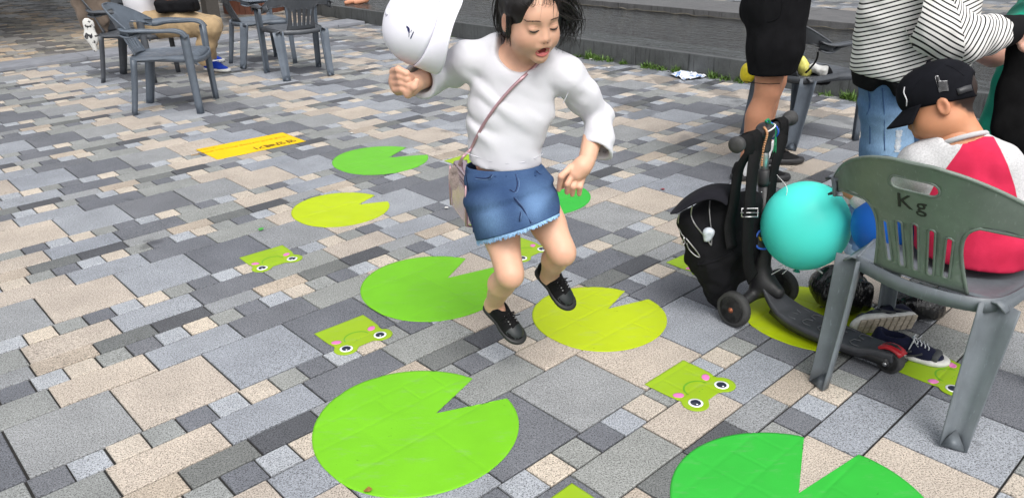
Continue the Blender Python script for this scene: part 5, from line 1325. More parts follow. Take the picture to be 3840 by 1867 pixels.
MB().tube([onb(SHB, x, y, .001, 3.9) for x, y in ((2790, 306), (2830, 312), (2880, 316), (2925, 314))], .002, 5).build('hem_seam', C_SHORT, sho, True)
te = SDF((1.0, 3.70, .86), (1.85, 4.60, 1.62), .014); te.chain([np.array((1.36, 4.10, .97)), np.array((1.37, 4.11, 1.20)), np.array((1.38, 4.12, 1.42))], [.180, .180, .155], .06, flat=((0, 1, 0), 1.1)); te.chain([np.array((1.38, 3.95, 1.44)), np.array((1.40, 3.90, 1.24))], [.075, .07], .05).chain([np.array((1.38, 4.29, 1.44)), np.array((1.40, 4.34, 1.24))], [.075, .07], .05); te.wrinkle(.012, (8, 8, 6)).plane((0, 0, .905), (.05, 0, -1), .006)
te.build('tee_shirt', C_TEE, man, 1)
up_ = SDF((1.0, 3.70, 1.0), (1.95, 4.6, 1.90), .012); up_.cone((1.38, 4.12, 1.45), (1.40, 4.12, 1.62), .06, .055).ell((1.42, 4.12, 1.72), (.098, .078, .115), k=.03).chain([np.array((1.40, 3.90, 1.24)), np.array((1.50, 3.88, 1.08)), np.array((1.66, 3.98, 1.12))], [.045, .038, .032], .02).chain([np.array((1.40, 4.34, 1.24)), np.array((1.50, 4.34, 1.08)), np.array((1.66, 4.24, 1.12))], [.045, .038, .032], .02).cone((1.66, 3.98, 1.12), (1.72, 4.08, 1.13), .036, .03)
v2, f2 = up_.mesh(1); fmesh('upper_body', v2, f2, S_MAN, man, blushed([], lambda V: ((V[:, 2] > 1.76) | ((V[:, 0] < 1.38) & (V[:, 2] > 1.66))).astype(float))(v2))
M_SOCK = cloth('white_sock', (.75, .75, .76)); M_BSHOE = fabric('black_trainer', (.012, .012, .013), .8, .4, .05); M_BSOLE = simple('dark_sole', (.03, .03, .033), .6)
for (x, y, dx, dy) in ((1.335, 3.985, .97, -.10), (1.51, 4.27, .97, -.06)):
    e = bpy.data.objects.new('shoe', None); link(e, man); e.matrix_parent_inverse = parent_matrix(man).inverted()
    shoe(e, frame(Vector((x, y, .004)), (dx, dy, 0)), .29, .105, M_BSHOE, M_BSOLE, None, M_BSHOE, h=.078, sole_h=.032, res=.007)
    s = SDF((x-.14, y-.06, .03), (x+.02, y+.06, .18), .006); s.cone((x-.065, y+.006, .05), (x-.062, y+.006, .125), .046, .045, .01).plane((0, 0, .135), (0, 0, 1), .004).build('sock', M_SOCK, e, 1)

# ------------------------------------------------------------------ woman in striped sweatshirt and jeans
wom = person('woman in black and white striped sweatshirt and ripped light jeans', (1.38, 2.88, 0))
def stripes(name):
    m, n, b = newmat(name); f = math_(n, 'FRACT', math_(n, 'MULTIPLY', attr(n, 'stripe'), 1/.0150)); k = ramp(n, f, [(.0, 0), (.02, 1), (.32, 1), (.36, 0)])
    c = mixc(n, k, (.78, .77, .75), (.016, .016, .018)); n.links.new(c, b.inputs['Base Color']); b.inputs['Roughness'].default_value = .92; b.inputs['Specular IOR Level'].default_value = .2
    bump(n, b, math_(n, 'ADD', noise(n, 30, 4), math_(n, 'MULTIPLY', noise(n, 900, 2), .3)), .3, .004); return m
M_STR = stripes('striped_jersey'); C_RIB = cloth('black_rib', (.011, .011, .012), .95, .2)
YW = 2.88
def W3(px, py, dy=0.0): return A3(px, py, YW+dy)
jn = SDF((1.05, 2.60, .03), (1.85, 3.25, .98), .0085)
jn.chain([W3(3345, 250), W3(3338, 400), W3(3318, 560), W3(3268, 720), W3(3235, 850), W3(3224, 940)], [.125, .105, .086, .068, .060, .055], .03)
jn.chain([W3(3420, 260, .12), W3(3455, 430, .13), W3(3450, 600, .13), W3(3400, 800, .14), W3(3370, 960, .14)], [.115, .10, .082, .065, .055], .03)
jn.wrinkle(.010, (10, 10, 14)).wrinkle(.009, (8, 8, 30), ridged=True).plane(W3(3224, 940), (0, 0, -1), .004)
M_JEAN = denim('light_denim', (.035, .10, .24), (.24, .38, .56), 0, 1); M_JEAND = denim('cuff_denim', (.16, .28, .42), (.36, .48, .60), 0, 1)
jv, jf = jn.mesh(2); fd = np.exp(-((jv-W3(3390, 520, -.1))**2).sum(1)/.010)*1.0+.18
jeans = fmesh('jeans', jv, jf, M_JEAN, wom, {'fade': np.clip(fd, 0, 1)}); JB = bvh_of(jeans)
cf = SDF(W3(3224, 940)-.12, W3(3224, 900)+np.array([.3, .3, .12]), .007)
for p in (W3(3228, 925), W3(3378, 965, .14)): cf.cone(p+np.array([0, 0, .018]), p-np.array([0, 0, .020]), .060, .061, .004)
cf.plane(W3(3228, 925)+np.array([0, 0, .030]), (0, 0, 1), .004).plane(W3(3228, 925)-np.array([0, 0, .030]), (0, 0, -1), .004); cf.wrinkle(.004, (40, 40, 30))
cv, cff = cf.mesh(1); fmesh('cuff', cv, cff, M_JEAND, jeans, {'fade': np.full(len(cv), .45)})
rip = MB()
for i in range(36):
    y = 490+i*2.3; w0 = 10+2*math.sin(i*.35)+U(-3, 3); xx = 3372-(y-490)*.10; rip.tube([onb(JB, xx-w0, y+U(-1, 1), .001, 2.8), onb(JB, xx+w0, y+U(-1, 1), .001, 2.8)], .0011, 4)
rip.build('rip', simple('white_threads', (.62, .66, .70), .9), jeans, True)['kind'] = 'stuff'
for pts in ([(3253, 320), (3262, 400), (3262, 480), (3262, 540)], [(3262, 350), (3258, 410), (3250, 430)], [(3308, 330), (3316, 420), (3316, 500), (3318, 565)]): MB().tube(spline([onb(JB, x, y, .0004, 2.8) for x, y in pts], 4), .0016, 5).build('seam', simple('jean_seam', (.03, .08, .20), .9), jeans, True)
ft = SDF((1.10, 2.50, .0), (2.12, 3.20, 1.80), .0085)
for p, hp in ((W3(3224, 955), W3(3345, 250)), (W3(3372, 975, .14), W3(3420, 260, .12))):
    ft.cone(p+np.array([0, 0, .05]), np.array([p[0]+.0, p[1], .05]), .034, .036, .02).cone(np.array([p[0], p[1], .045]), np.array([p[0]+.13, p[1]+.06, .025]), .036, .026, .03)
    ft.chain([p+np.array([0, 0, .05]), p*.55+hp*.45, hp], [.034, .042, .07], .02)
ft.chain([W3(3345, 250, .03), W3(3440, 60), np.array((1.60, 2.92, 1.36)), np.array((1.66, 2.92, 1.56))], [.08, .10, .09, .048], .04).ell((1.69, 2.92, 1.64), (.092, .075, .11), k=.03)
ft.chain([W3(3440, 60), W3(3480, 85, -.10), W3(3500, 100, -.16), W3(3520, 105, -.20), W3(3700, 134, -.16), A3(3800, 125, 2.74), A3(3850, 140, 2.75)], [.05, .045, .040, .038, .032, .028, .032], .02)
for i in range(4): ft.chain([A3(3840, 120+18*i, 2.72), A3(3862, 135+18*i, 2.70), A3(3858, 165+14*i, 2.715)], [.0125, .0120, .0105], .003)
ft.chain([A3(3828, 150, 2.73), A3(3832, 175, 2.705), A3(3842, 190, 2.70)], [.015, .013, .011], .004)
V_, F_ = ft.mesh(1); fmesh('body', V_, F_, S_WOM, wom, blushed([], lambda V: ((V[:, 2] > 1.68) | ((V[:, 0] < 1.66) & (V[:, 2] > 1.56))).astype(float))(V_))
M_SAND = simple('white_sandal', (.6, .6, .58), .6); sm_ = MB()
for p in (W3(3224, 955), W3(3372, 975, .14)):
    e = MB(); e.tube([Vector((p[0]-.06, p[1]-.03, .009)), Vector((p[0]+.17, p[1]+.08, .009))], .042, 12, flat=(.2, 1.0), up=(0, 0, 1)); e.tube(spline([Vector((p[0]-.01, p[1]-.045, .02)), Vector((p[0]+.01, p[1]-.045, .055)), Vector((p[0]+.03, p[1]+.0, .085)), Vector((p[0]-.02, p[1]+.045, .05))], 5), .007, 6); e.build('sandal', M_SAND, wom, True)
sw = SDF((1.10, 2.50, .60), (2.15, 3.30, 1.56), .0095); fw_ = ((-.25, .97, 0), .78)
sw.chain([W3(3520, -420), W3(3480, -160), W3(3440, 60), W3(3415, 215), W3(3400, 330)], [.14, .190, .205, .208, .190], .05, flat=fw_)
sw.wrinkle(.016, (6, 6, 5)).wrinkle(.012, (9, 9, 16), np.array([[.8, 0, .6], [0, 1, 0], [-.6, 0, .8]]), ridged=True)
h1, h2 = W3(3205, 272), W3(3640, 318); hn = np.cross(h2-h1, np.array([.0, 1., 0.])); hn = hn if hn[2] < 0 else -hn
band = SDF((1.10, 2.50, .55), (2.0, 3.30, .90), .0085); band.d[:] = .3
sw2 = sw.d.copy(); sw.plane(h1, hn, .004)
sv, sf_ = sw.mesh(2); na_ = np.array([-.30, .12, .94]); na_ /= np.linalg.norm(na_)
top_ = fmesh('sweatshirt', sv, sf_, M_STR, wom, {'stripe': (sv@na_)+.004*vnoise(sv, np.float32(9))+5})
sw.d = sw2+.006; sw.plane(h1-hn/np.linalg.norm(hn)*.004, -hn, .004).plane(h1+hn/np.linalg.norm(hn)*.052, hn, .006)
sw.cone(W3(3312, 250, -.25), W3(3302, 400, -.05), .030, .040, .004, 'sub'); sw.build('hem_band', C_RIB, top_, 1)
sl_ = SDF((1.35, 2.45, .78), (2.15, 3.05, 1.50), .0085)
SLp = [W3(3400, -330, -.02), W3(3455, -60, -.14), W3(3520, 105, -.20), W3(3620, 150, -.20), W3(3700, 134, -.16), W3(3757, 122, -.14)]
sl_.chain(SLp, [.100, .102, .087, .076, .067, .058], .03); sl_.wrinkle(.012, (9, 9, 9)).wrinkle(.015, (20, 9, 9), ridged=True)
dd_ = SLp[-1]-SLp[-2]; sl_.plane(SLp[-1], dd_, .004); slv, slf = sl_.mesh(2)
def chain_coord(V, P, sg=.11):
    P = np.array(P); num = np.zeros(len(V)); den = np.zeros(len(V))+1e-9; acc = 0
    for i in range(len(P)-1):
        d = P[i+1]-P[i]; L = np.linalg.norm(d); t = (V-P[i])@d/(L*L); tc = np.clip(t, 0, 1); e = np.linalg.norm(V-P[i]-tc[:, None]*d, axis=1); w_ = np.exp(-(e/sg)**2*2)*L; num += w_*(acc+t*L); den += w_; acc += L
    return num/den
q0 = SLp[2]; wq = np.clip((slv[:, 0]-(q0[0]-.09))/.20, 0, 1); wq = wq*wq*(3-2*wq); aq = np.radians(60-88*wq); rel = slv-q0
cen = slv[slf].mean(1)-q0; ma = (cen[:, 0]+.35*cen[:, 2]) < .035
for msk, ang in ((ma, 62), (~ma, -30)):            # the two halves of the sleeve, stripes turning at the elbow fold
    fs_ = slf[msk]; used_, inv_ = np.unique(fs_, return_inverse=True); fmesh('sleeve', slv[used_], inv_.reshape(fs_.shape), M_STR, wom, {'stripe': rel[used_, 0]*math.cos(rad(ang))+rel[used_, 2]*math.sin(rad(ang))+.02*vnoise(slv[used_], np.float32(7))+5})
cu_ = SDF(SLp[-1]-.14, SLp[-1]+.14, .007); un = dd_/np.linalg.norm(dd_); cu_.cone(SLp[-1]-un*.01, SLp[-1]+un*.075, .058, .046, .01).wrinkle(.004, (40, 40, 40)); cu_.build('sleeve_cuff', C_RIB, wom, 1)
fs = SDF((1.5, 2.8, .8), (2.3, 3.4, 1.50), .012); SF = [np.array((1.62, 3.08, 1.38)), np.array((1.80, 3.12, 1.14)), np.array((2.02, 3.05, 1.12))]; fs.chain(SF, [.10, .085, .06], .03).wrinkle(.014, (9, 9, 9)); v3, f3 = fs.mesh(1); fmesh('sleeve', v3, f3, M_STR, wom, {'stripe': chain_coord(v3, SF)+5})

# ------------------------------------------------------------------ boy in cap on the Kg chair
boy = person('boy in black cap and red and grey raglan shirt sitting on the chair', (1.27, 2.05, .43))
ff_ = (-CR*.74+CF*.58+CD*.30).normalized(); uu = -CR*.26-CD*.93-CF*.02; uu = (uu-ff_*uu.dot(ff_)).normalized(); xx_ = uu.cross(-ff_) ; M3 = Matrix((xx_, -ff_, uu)).transposed()
if M3.determinant() < 0: M3 = Matrix((-xx_, -ff_, uu)).transposed()
BM = Matrix.Translation(at(3528, 398, 2.16)) @ M3.to_4x4(); bk_ = .985
bh, BT, BR = head_field(BM, bk_, False)
NB = A3(3600, 560, 2.11); bh2 = bh.mesh(1)
bb = SDF((.80, 1.75, .30), (1.75, 2.65, .90), .0085)
bb.chain([A3(3560, 470, 2.145), A3(3590, 540, 2.11), A3(3600, 620, 2.09)], [.050, .052, .06], .03)
bb.chain([A3(3590, 600, 2.11), A3(3450, 640, 2.14), A3(3385, 690, 2.20), A3(3310, 770, 2.27), A3(3230, 745, 2.31), A3(3170, 705, 2.33)], [.05, .034, .030, .026, .022, .026], .02)
V_, F_ = joinm([bb.mesh(1), bh2])
def boyhair(V):
    L = (V-BT(0, 0, 0))@BR/bk_; s = np.clip((L[:, 1]*1.0+L[:, 2]*.55-.022+vnoise(V, np.float32(70))*.022)/.018, 0, 1)*np.clip((L[:, 2]+.062+.15*np.maximum(0, L[:, 1]-.05))/.02, 0, 1)
    ear = np.exp(-(((V-BT(-.078, .012, -.006))/.022)**2).sum(1)*1.0)+np.exp(-(((V-BT(.078, .012, -.006))/.022)**2).sum(1)); return np.clip(s*(1-np.clip(ear*2.2, 0, 1)), 0, .97)*(V[:, 2] > .60)
fmesh('body', V_, F_, S_BOY, boy, blushed([(BT(-.08, .012, -.006), .02, .45), (BT(.08, .012, -.006), .02, .45)], boyhair)(V_))
# cap
C_MESH = cloth('black_cap_mesh', (.0085, .009, .012), .85, .25, 500, .5); cap2 = thing('baseball_cap', 'black baseball cap with striped emblem on the seated boy\'s head', 'cap', tuple(BT(0, 0, .05)))
cs = SDF(BT(0, 0, .04)-.17, BT(0, 0, .04)+.17, .005)
cs.ell(BT(0, .012, .040), [.0810*bk_, .0975*bk_, .0885*bk_], BR, .01).ell(BT(0, -.045, .055), [.060, .052, .060], BR, .03)
cs.plane(BT(0, -.06, .018), tuple(-(BR@np.array([0, .20, 1.0]))), .003)
cs.ell(BT(0, .125, .018), [.050, .045, .036], BR, .004, 'sub')
co = cs.build('crown', C_MESH, cap2, 1); COB = bvh_of(co)
V = []; F = []
for j in range(9):
    t = j/8
    for i in range(21):
        a = rad(-64+128*i/20); r0 = .086*bk_; ln = .062*math.cos(a)**.6; x = r0*math.sin(a); y = -.005-r0*1.12*math.cos(a)-ln*t; z = .026-.034*t-.014*(x/.08)**2*(.35+.65*t)-.05*(.0)
        V.append(BT(x, y+.012, z+.2*(y+.06)*0))
for j in range(8):
    for i in range(20): F.append((j*21+i, j*21+i+1, j*21+i+22, j*21+i+21))
pk = mesh('peak', V, F, C_MESH, cap2, True); pk.modifiers.new('s', 'SOLIDIFY').thickness = .004
MB().lathe([(.008, 0), (.007, .004), (.002, .006)], Vector(BT(0, .012, .040+.088*bk_)), Vector(BR@np.array([0, 0, 1.0])), 12).build('button', C_MESH, co, True)
zb = lambda x, y: (3100+x*740/1448, y*740/1448)
def cappt(x, y, off=.0012): return onb(COB, *zb(x, y), off, 2.08)
Pth = [(795, 570), (802, 555), (818, 556), (828, 572), (830, 590), (845, 596), (885, 592), (890, 620), (893, 668), (860, 672), (824, 678), (818, 650), (808, 615)]
mesh('emblem', [cappt(*q) for q in Pth], [tuple(range(len(Pth)))], simple('emblem_white', (.55, .55, .56), .8), co)
mb = MB()
for i in range(13):
    y = 566+i*8.6; xa = 800 if y < 600 else 806+(y-600)*.2; xb = 829 if y < 594 else 891; mb.tube([cappt(xa, y+3, .0022), cappt((xa+xb)/2, y+1, .0022), cappt(xb, y-1, .0022)], .0010, 4)
mb.build('emblem_stripes', simple('emblem_black', (.01, .01, .011), .8), co, True)
sb = [onb(COB, *zb(x, y), .002, 2.16) for x, y in ((960, 676), (985, 668), (1020, 655), (1060, 645), (1092, 634))]
MB().ribbon(sb, tuple(BR@np.array([0, .15, 1.0])), .017, .003).build('strap', simple('strap_plastic', (.035, .036, .04), .5), cap2, True)
mb = MB()
for pts in ([(775, 462), (700, 560), (640, 650), (575, 730)], [(775, 462), (800, 540), (820, 640), (830, 745)], [(775, 462), (880, 480), (960, 520), (1010, 560)]): mb.tube(spline([cappt(*q, .0004) for q in pts], 3), .0012, 4)
mb.build('panel_seams', C_MESH, co, True)
MB().tube(spline([cappt(*q, .001) for q in ((572, 640), (566, 680), (580, 715), (588, 740), (585, 780))], 4), .0018, 5).build('white_cord', simple('cap_cord', (.6, .6, .62), .7), co, True)
# shirt
bs_ = SDF((.80, 1.70, .38), (1.85, 2.65, .95), .0075)
bs_.chain([A3(3605, 640, 2.10), A3(3625, 780, 2.07), A3(3640, 930, 2.03), A3(3655, 1085, 1.985)], [.105, .125, .134, .136], .04, flat=((-.5, -.86, 0), .82))
bs_.chain([A3(3450, 610, 2.13), A3(3590, 560, 2.115), A3(3730, 610, 2.06)], [.055, .055, .058], .05)
bs_.chain([A3(3450, 640, 2.14), A3(3385, 690, 2.20), A3(3310, 770, 2.27), A3(3230, 745, 2.31)], [.064, .056, .048, .040], .03).chain([A3(3745, 640, 2.05), A3(3845, 760, 2.03), A3(3900, 880, 2.10)], [.066, .056, .048], .03)
bs_.ell(A3(3585, 470, 2.12), (.062, .075, .062), k=.004, mode='sub').wrinkle(.012, (8, 8, 6)).wrinkle(.008, (12, 12, 14), ridged=True).plane((1.3, 2.0, .436), (0, 0, -1), .01)
v4, f4 = bs_.mesh(2)
def panel(V):
    out = np.zeros(len(V)); tp = [(3545, 508), (3720, 500)]
    for i, p in enumerate(V):
        x, y, z = pj(p); 
        Lx = np.interp(y, [505, 560, 620, 700, 800, 900], [3628, 3600, 3556, 3500, 3450, 3300]); Rx = np.interp(y, [495, 560, 620, 700, 780, 860], [3716, 3752, 3780, 3806, 3822, 3900])
        out[i] = min(x-Lx, Rx-x, (y-512)*1.5)/40
    return np.clip(out*.5+.5, 0, 1)
def raglan():
    m, n, b = newmat('raglan_jersey'); k = ramp(n, attr(n, 'panel'), [(.485, 0), (.515, 1)]); sp = noise(n, 220, 3, .6); red = ramp(n, noise(n, 12, 4), [(.3, (.50, .018, .060)), (.7, (.62, .028, .085))])
    c = mixc(n, k, ramp(n, sp, [(.3, (.44, .44, .45)), (.6, (.60, .60, .61))]), red); n.links.new(c, b.inputs['Base Color']); b.inputs['Roughness'].default_value = .9; b.inputs['Specular IOR Level'].default_value = .2; bump(n, b, math_(n, 'ADD', noise(n, 30, 4), math_(n, 'MULTIPLY', noise(n, 900, 2), .3)), .3, .004); return m
tso = fmesh('raglan_shirt', v4, f4, raglan(), boy, {'panel': panel(v4)}); TB = bvh_of(tso)
nx0 = Vector(A3(3572, 490, 2.135)-A3(3598, 580, 2.10)).normalized(); na0 = nx0.orthogonal().normalized(); nb0 = nx0.cross(na0); nc0 = Vector(A3(3602, 527, 2.112))
MB().tube([nc0+(na0*math.cos(t)+nb0*math.sin(t))*.0635 for t in np.linspace(0, 2*PI, 33)], .0075, 8).build('collar', cloth('heather_rib', (.50, .50, .51)), tso, True)
M_NAVYJ = cloth('navy_trousers', (.012, .016, .045), .9, .2); lg = SDF((1.0, 1.75, .04), (2.1, 2.85, .62), .010)
lg.ell((1.33, 2.12, .475), (.11, .11, .070), k=.04).chain([np.array((1.28, 2.16, .475)), np.array((1.56, 2.42, .49)), np.array((1.80, 2.66, .13))], [.078, .062, .045], .03).chain([np.array((1.42, 2.10, .475)), np.array((1.70, 2.34, .49)), np.array((1.95, 2.55, .13))], [.078, .062, .045], .03)
lg.build('trousers', M_NAVYJ, boy, 1)
ftb = SDF((1.65, 2.4, .0), (2.2, 2.95, .20), .009)
for x, y in ((1.80, 2.66), (1.95, 2.55)): ftb.cone((x, y, .14), (x, y, .05), .030, .033, .02).cone((x, y, .04), (x+.09, y+.08, .028), .034, .026, .02)
v5, f5 = ftb.mesh(1); fmesh('foot', v5, f5, S_BOY, boy, blushed([])(v5))
balloon(at(3330, 842, 2.26), .108, balloon_mat('blue_latex', hexc(30, 106, 205), None), 'blue balloon held in front of the seated boy, behind the chair back', 1.05, (.2, 0, 1))

# ------------------------------------------------------------------ person in green at the right edge, black garment between them
grn = person('person in teal green clothes mostly beyond the right edge', (2.25, 3.25, 0))
C_TEAL = cloth('teal_cotton', (.004, .25, .165), .85, .12, bs=.4)
YG = 3.2
gs = SDF((1.85, 2.9, .05), (2.75, 3.6, 1.5), .012)
gs.chain([A3(3960, 60, YG), A3(3920, 250, YG), A3(3880, 420, YG)], [.16, .17, .16], .05, flat=((0, 1, 0), .8)).chain([A3(3850, 330, YG), A3(3775, 520, YG), A3(3740, 700, YG-.02)], [.13, .115, .105], .04).chain([A3(4000, 380, YG), A3(3960, 700, YG)], [.13, .10], .04).cone(A3(3850, 85, YG-.05), A3(3810, 110, YG-.12), .085, .06, .04)
gs.wrinkle(.016, (7, 7, 6)).wrinkle(.012, (14, 14, 6), ridged=True); gs.build('clothes', C_TEAL, grn, 1)
ga = SDF((1.70, 2.85, .05), (2.8, 3.7, 1.85), .012); ga.chain([A3(3850, 130, YG-.12), A3(3730, 195, YG-.18), A3(3575, 168, YG-.12)], [.056, .052, .032], .03).cone(A3(3575, 168, YG-.12), A3(3530, 150, YG-.1), .034, .03, .02).cone(A3(3850, 130, YG-.12), A3(3950, 80, YG), .05, .05).chain([A3(3960, 400, YG), A3(3950, 80, YG), np.array((2.40, 3.2, 1.30)), np.array((2.40, 3.2, 1.45))], [.09, .09, .05, .05], .03).ell((2.38, 3.2, 1.55), (.09, .075, .11), k=.03).chain([A3(3960, 400, YG), A3(3850, 400, YG), A3(3745, 700, YG)], [.08, .07, .045], .03).cone(A3(3960, 400, YG), A3(3960, 700, YG), .07, .045).cone(A3(3745, 700, YG), A3(3740, 760, YG), .045, .04).cone(A3(3960, 700, YG), A3(3950, 800, YG), .045, .04)
v6, f6 = ga.mesh(1); fmesh('body', v6, f6, S_WOM, grn, blushed([], lambda V: (V[:, 2] > 1.58).astype(float))(v6))
M_CLOG = simple('cream_shoe', (.60, .55, .42), .6)
for px, yy in ((3720, YG-.05), (3900, YG)):
    e = bpy.data.objects.new('shoe', None); link(e, grn); e.matrix_parent_inverse = parent_matrix(grn).inverted(); q = A3(px, 780, yy); shoe(e, frame(Vector((q[0]-.04, q[1], .004)), (-.9, -.2, 0)), .24, .09, M_CLOG, M_SOLE, None, None, h=.06, res=.008)
dr_ = SDF((1.70, 2.60, .25), (2.4, 3.1, 1.2), .009); C_BLK = cloth('black_jersey', (.0075, .0075, .008), .93, .25, bs=.5)
dr_.chain([A3(3845, 200, 2.82), A3(3830, 320, 2.82), A3(3830, 450, 2.82), A3(3870, 600, 2.84)], [.055, .085, .10, .07], .04, flat=((0, 1, 0), .35)).cone(A3(3860, 190, 2.82), A3(3880, 560, 2.84), .085, .10, .04, flat=((0, 1, 0), .35))
dr_.wrinkle(.022, (16, 10, 5)).wrinkle(.012, (34, 20, 8), ridged=True); tag(dr_.build('black_jacket', C_BLK, None, 1), 'black jacket held up by the woman at the right edge', 'jacket')

# ------------------------------------------------------------------ seated person in beige trousers, left back
sit = person('seated person in white shirt, beige trousers and blue trainers at upper left', (-3.3, 7.25, .42))
YS = 7.22
def S3(px, py, dy=0.0): return A3(px, py, YS+dy)
C_KHA = cloth('khaki_twill', (.36, .26, .15), .9, .1, bs=.3)
kh = SDF((-3.75, 6.75, .10), (-2.35, 7.85, .95), .011)
kh.chain([S3(560, 95, .0), S3(690, 88, -.05), S3(792, 100, -.08)], [.13, .115, .085], .04).chain([S3(792, 105, -.08), S3(775, 165, -.04), S3(770, 228, .0)], [.082, .075, .068], .03)
kh.chain([S3(560, 85, .22), S3(690, 75, .22), S3(800, 92, .22)], [.12, .105, .08], .04).chain([S3(800, 95, .22), S3(785, 160, .28), S3(785, 215, .3)], [.078, .07, .062], .03)
kh.wrinkle(.02, (7, 7, 7)).wrinkle(.016, (16, 16, 10), ridged=True); kh.build('trousers', C_KHA, sit, 1)
ts = SDF((-3.80, 6.80, .50), (-2.75, 7.75, 1.60), .013); ts.chain([S3(555, 85, .1), S3(535, 0, .1), S3(510, -130, .1)], [.155, .16, .17], .05).chain([S3(500, -150, -.08), S3(560, -70, -.10)], [.08, .07], .04).wrinkle(.02, (7, 7, 6)); ts.build('shirt', C_WHITE, sit, 1)
sk_ = SDF((-3.80, 6.70, .60), (-2.6, 7.75, 1.80), .013); sk_.chain([S3(560, -80, -.10), S3(600, -5, -.10), S3(690, -2, -.04)], [.05, .042, .034], .02).cone(S3(690, -4, -.04), S3(720, 0, .02), .038, .028, .02).cone((-3.30, 7.3, 1.25), (-3.28, 7.3, 1.42), .055, .055).ell((-3.24, 7.3, 1.52), (.098, .08, .115), k=.03)
v7, f7 = sk_.mesh(1); fmesh('body', v7, f7, S_MAN, sit, blushed([], lambda V: (V[:, 2] > 1.56).astype(float))(v7))
M_BLU = fabric('blue_mesh', (.012, .045, .36), .8, .4, .1)
for (hx, hy), (tx, ty) in (((745, 268), (852, 276)), ((755, 238), (832, 238))):
    a, b = G(hx, hy), G(tx, ty); e = bpy.data.objects.new('shoe', None); link(e, sit); e.matrix_parent_inverse = parent_matrix(sit).inverted(); d = (b-a).normalized(); shoe(e, frame(b-d*.145+Vector((0, .05, .004)), d), .285, .105, M_BLU, M_SOLE, None, M_BLU, h=.085, sole_h=.03, res=.009)
hb_ = SDF(S3(660, 30, -.1)-.3, S3(660, 30, -.1)+.3, .011); hb_.box(S3(665, 22, -.08), (.17, .09, .055), None, .03).wrinkle(.02, (12, 12, 12)); tag(hb_.build('handbag', M_BAG, None, 1), 'black bag on the lap of the person in beige trousers', 'bag')
C_TAN = cloth('taupe_cotton', (.16, .125, .10), .92, .15, bs=.4); jk = SDF((-4.35, 6.85, .35), (-3.35, 7.75, 1.25), .011)
jk.chain([A3(330, -20, 7.2), A3(325, 50, 7.2), A3(320, 88, 7.2)], [.11, .085, .05], .04, flat=((0, 1, 0), .6)).chain([A3(370, -20, 7.22), A3(365, 60, 7.22), A3(375, 112, 7.22)], [.10, .09, .065], .04, flat=((0, 1, 0), .6)).cone(A3(290, -15, 7.2), A3(285, 15, 7.2), .07, .04, .04)
jk.wrinkle(.03, (12, 12, 4)).wrinkle(.02, (22, 22, 8), ridged=True); tag(jk.build('jacket', C_TAN, None, 1), 'taupe jacket hanging over the back of the dark chair', 'jacket')
tw = SDF((-4.2, 6.90, .15), (-3.5, 7.4, .85), .010); tw.chain([A3(330, 90, 7.12), A3(342, 140, 7.12), A3(358, 188, 7.12)], [.05, .055, .022], .03, flat=((0, 1, 0), .35)).wrinkle(.016, (16, 16, 8), ridged=True)
def towel_mat():
    m, n, b = newmat('printed_towel'); k = ramp(n, noise(n, 26, 3, .6), [(.56, 0), (.6, 1)]); n.links.new(mixc(n, k, (.66, .66, .64), (.03, .03, .035)), b.inputs['Base Color']); b.inputs['Roughness'].default_value = .95; return m
tag(tw.build('scarf', towel_mat(), None, 1), 'white scarf with dark print dangling below the taupe jacket', 'scarf')

# ------------------------------------------------------------------ remaining small things
# bag on the man's chair
cb = SDF((1.55, 4.45, .35), (2.25, 5.15, .95), .009); cb.chain([A3(3000, 285, 4.75), A3(3070, 295, 4.72), A3(3090, 278, 4.72)], [.075, .06, .05], .04).cone(A3(2985, 230, 4.8), A3(3010, 290, 4.78), .06, .08, .04).wrinkle(.02, (12, 12, 12)); tag(cb.build('shoulder_bag', M_BAG, None, 1), 'black shoulder bag lying on the chair behind the man', 'bag')
yb = SDF((1.55, 4.45, .40), (2.25, 5.1, .95), .008); yb.chain([A3(3005, 225, 4.70), A3(3020, 265, 4.66)], [.028, .042], .02).wrinkle(.016, (24, 24, 24), ridged=True); tag(yb.build('yellow_wrap', simple('yellow_film', (.72, .68, .16), .35, .1), None, 1), 'pale yellow plastic bag sticking out of the black bag', 'plastic bag')
wb = SDF((1.6, 4.4, .40), (2.3, 5.1, .9), .008); wb.chain([A3(3050, 255, 4.64), A3(3085, 268, 4.62), A3(3105, 250, 4.62)], [.03, .03, .008], .02).wrinkle(.016, (26, 26, 26), ridged=True); tag(wb.build('white_wrap', simple('white_film', (.7, .7, .68), .35, .05), None, 1), 'white plastic bag beside the yellow one on the chair', 'plastic bag')
MB().tube(spline([A3(3068, 195, 4.58), A3(3062, 225, 4.58), A3(3040, 255, 4.58), A3(3020, 275, 4.58)], 5), .006, 6).build('bag_strap', M_STRAP, bpy.data.objects['shoulder_bag'], True)
lb = SDF(A3(2796, 275, 4.9)-.15, A3(2796, 275, 4.9)+.15, .008); lb.ell(A3(2805, 272, 4.9), (.05, .04, .065), k=.01).wrinkle(.008, (20, 20, 20)); tag(lb.build('yellow_ball', simple('yellow_plastic', (.75, .62, .02), .35), None, 1), 'bright yellow plastic object peeking out behind the man\'s shorts', 'object')
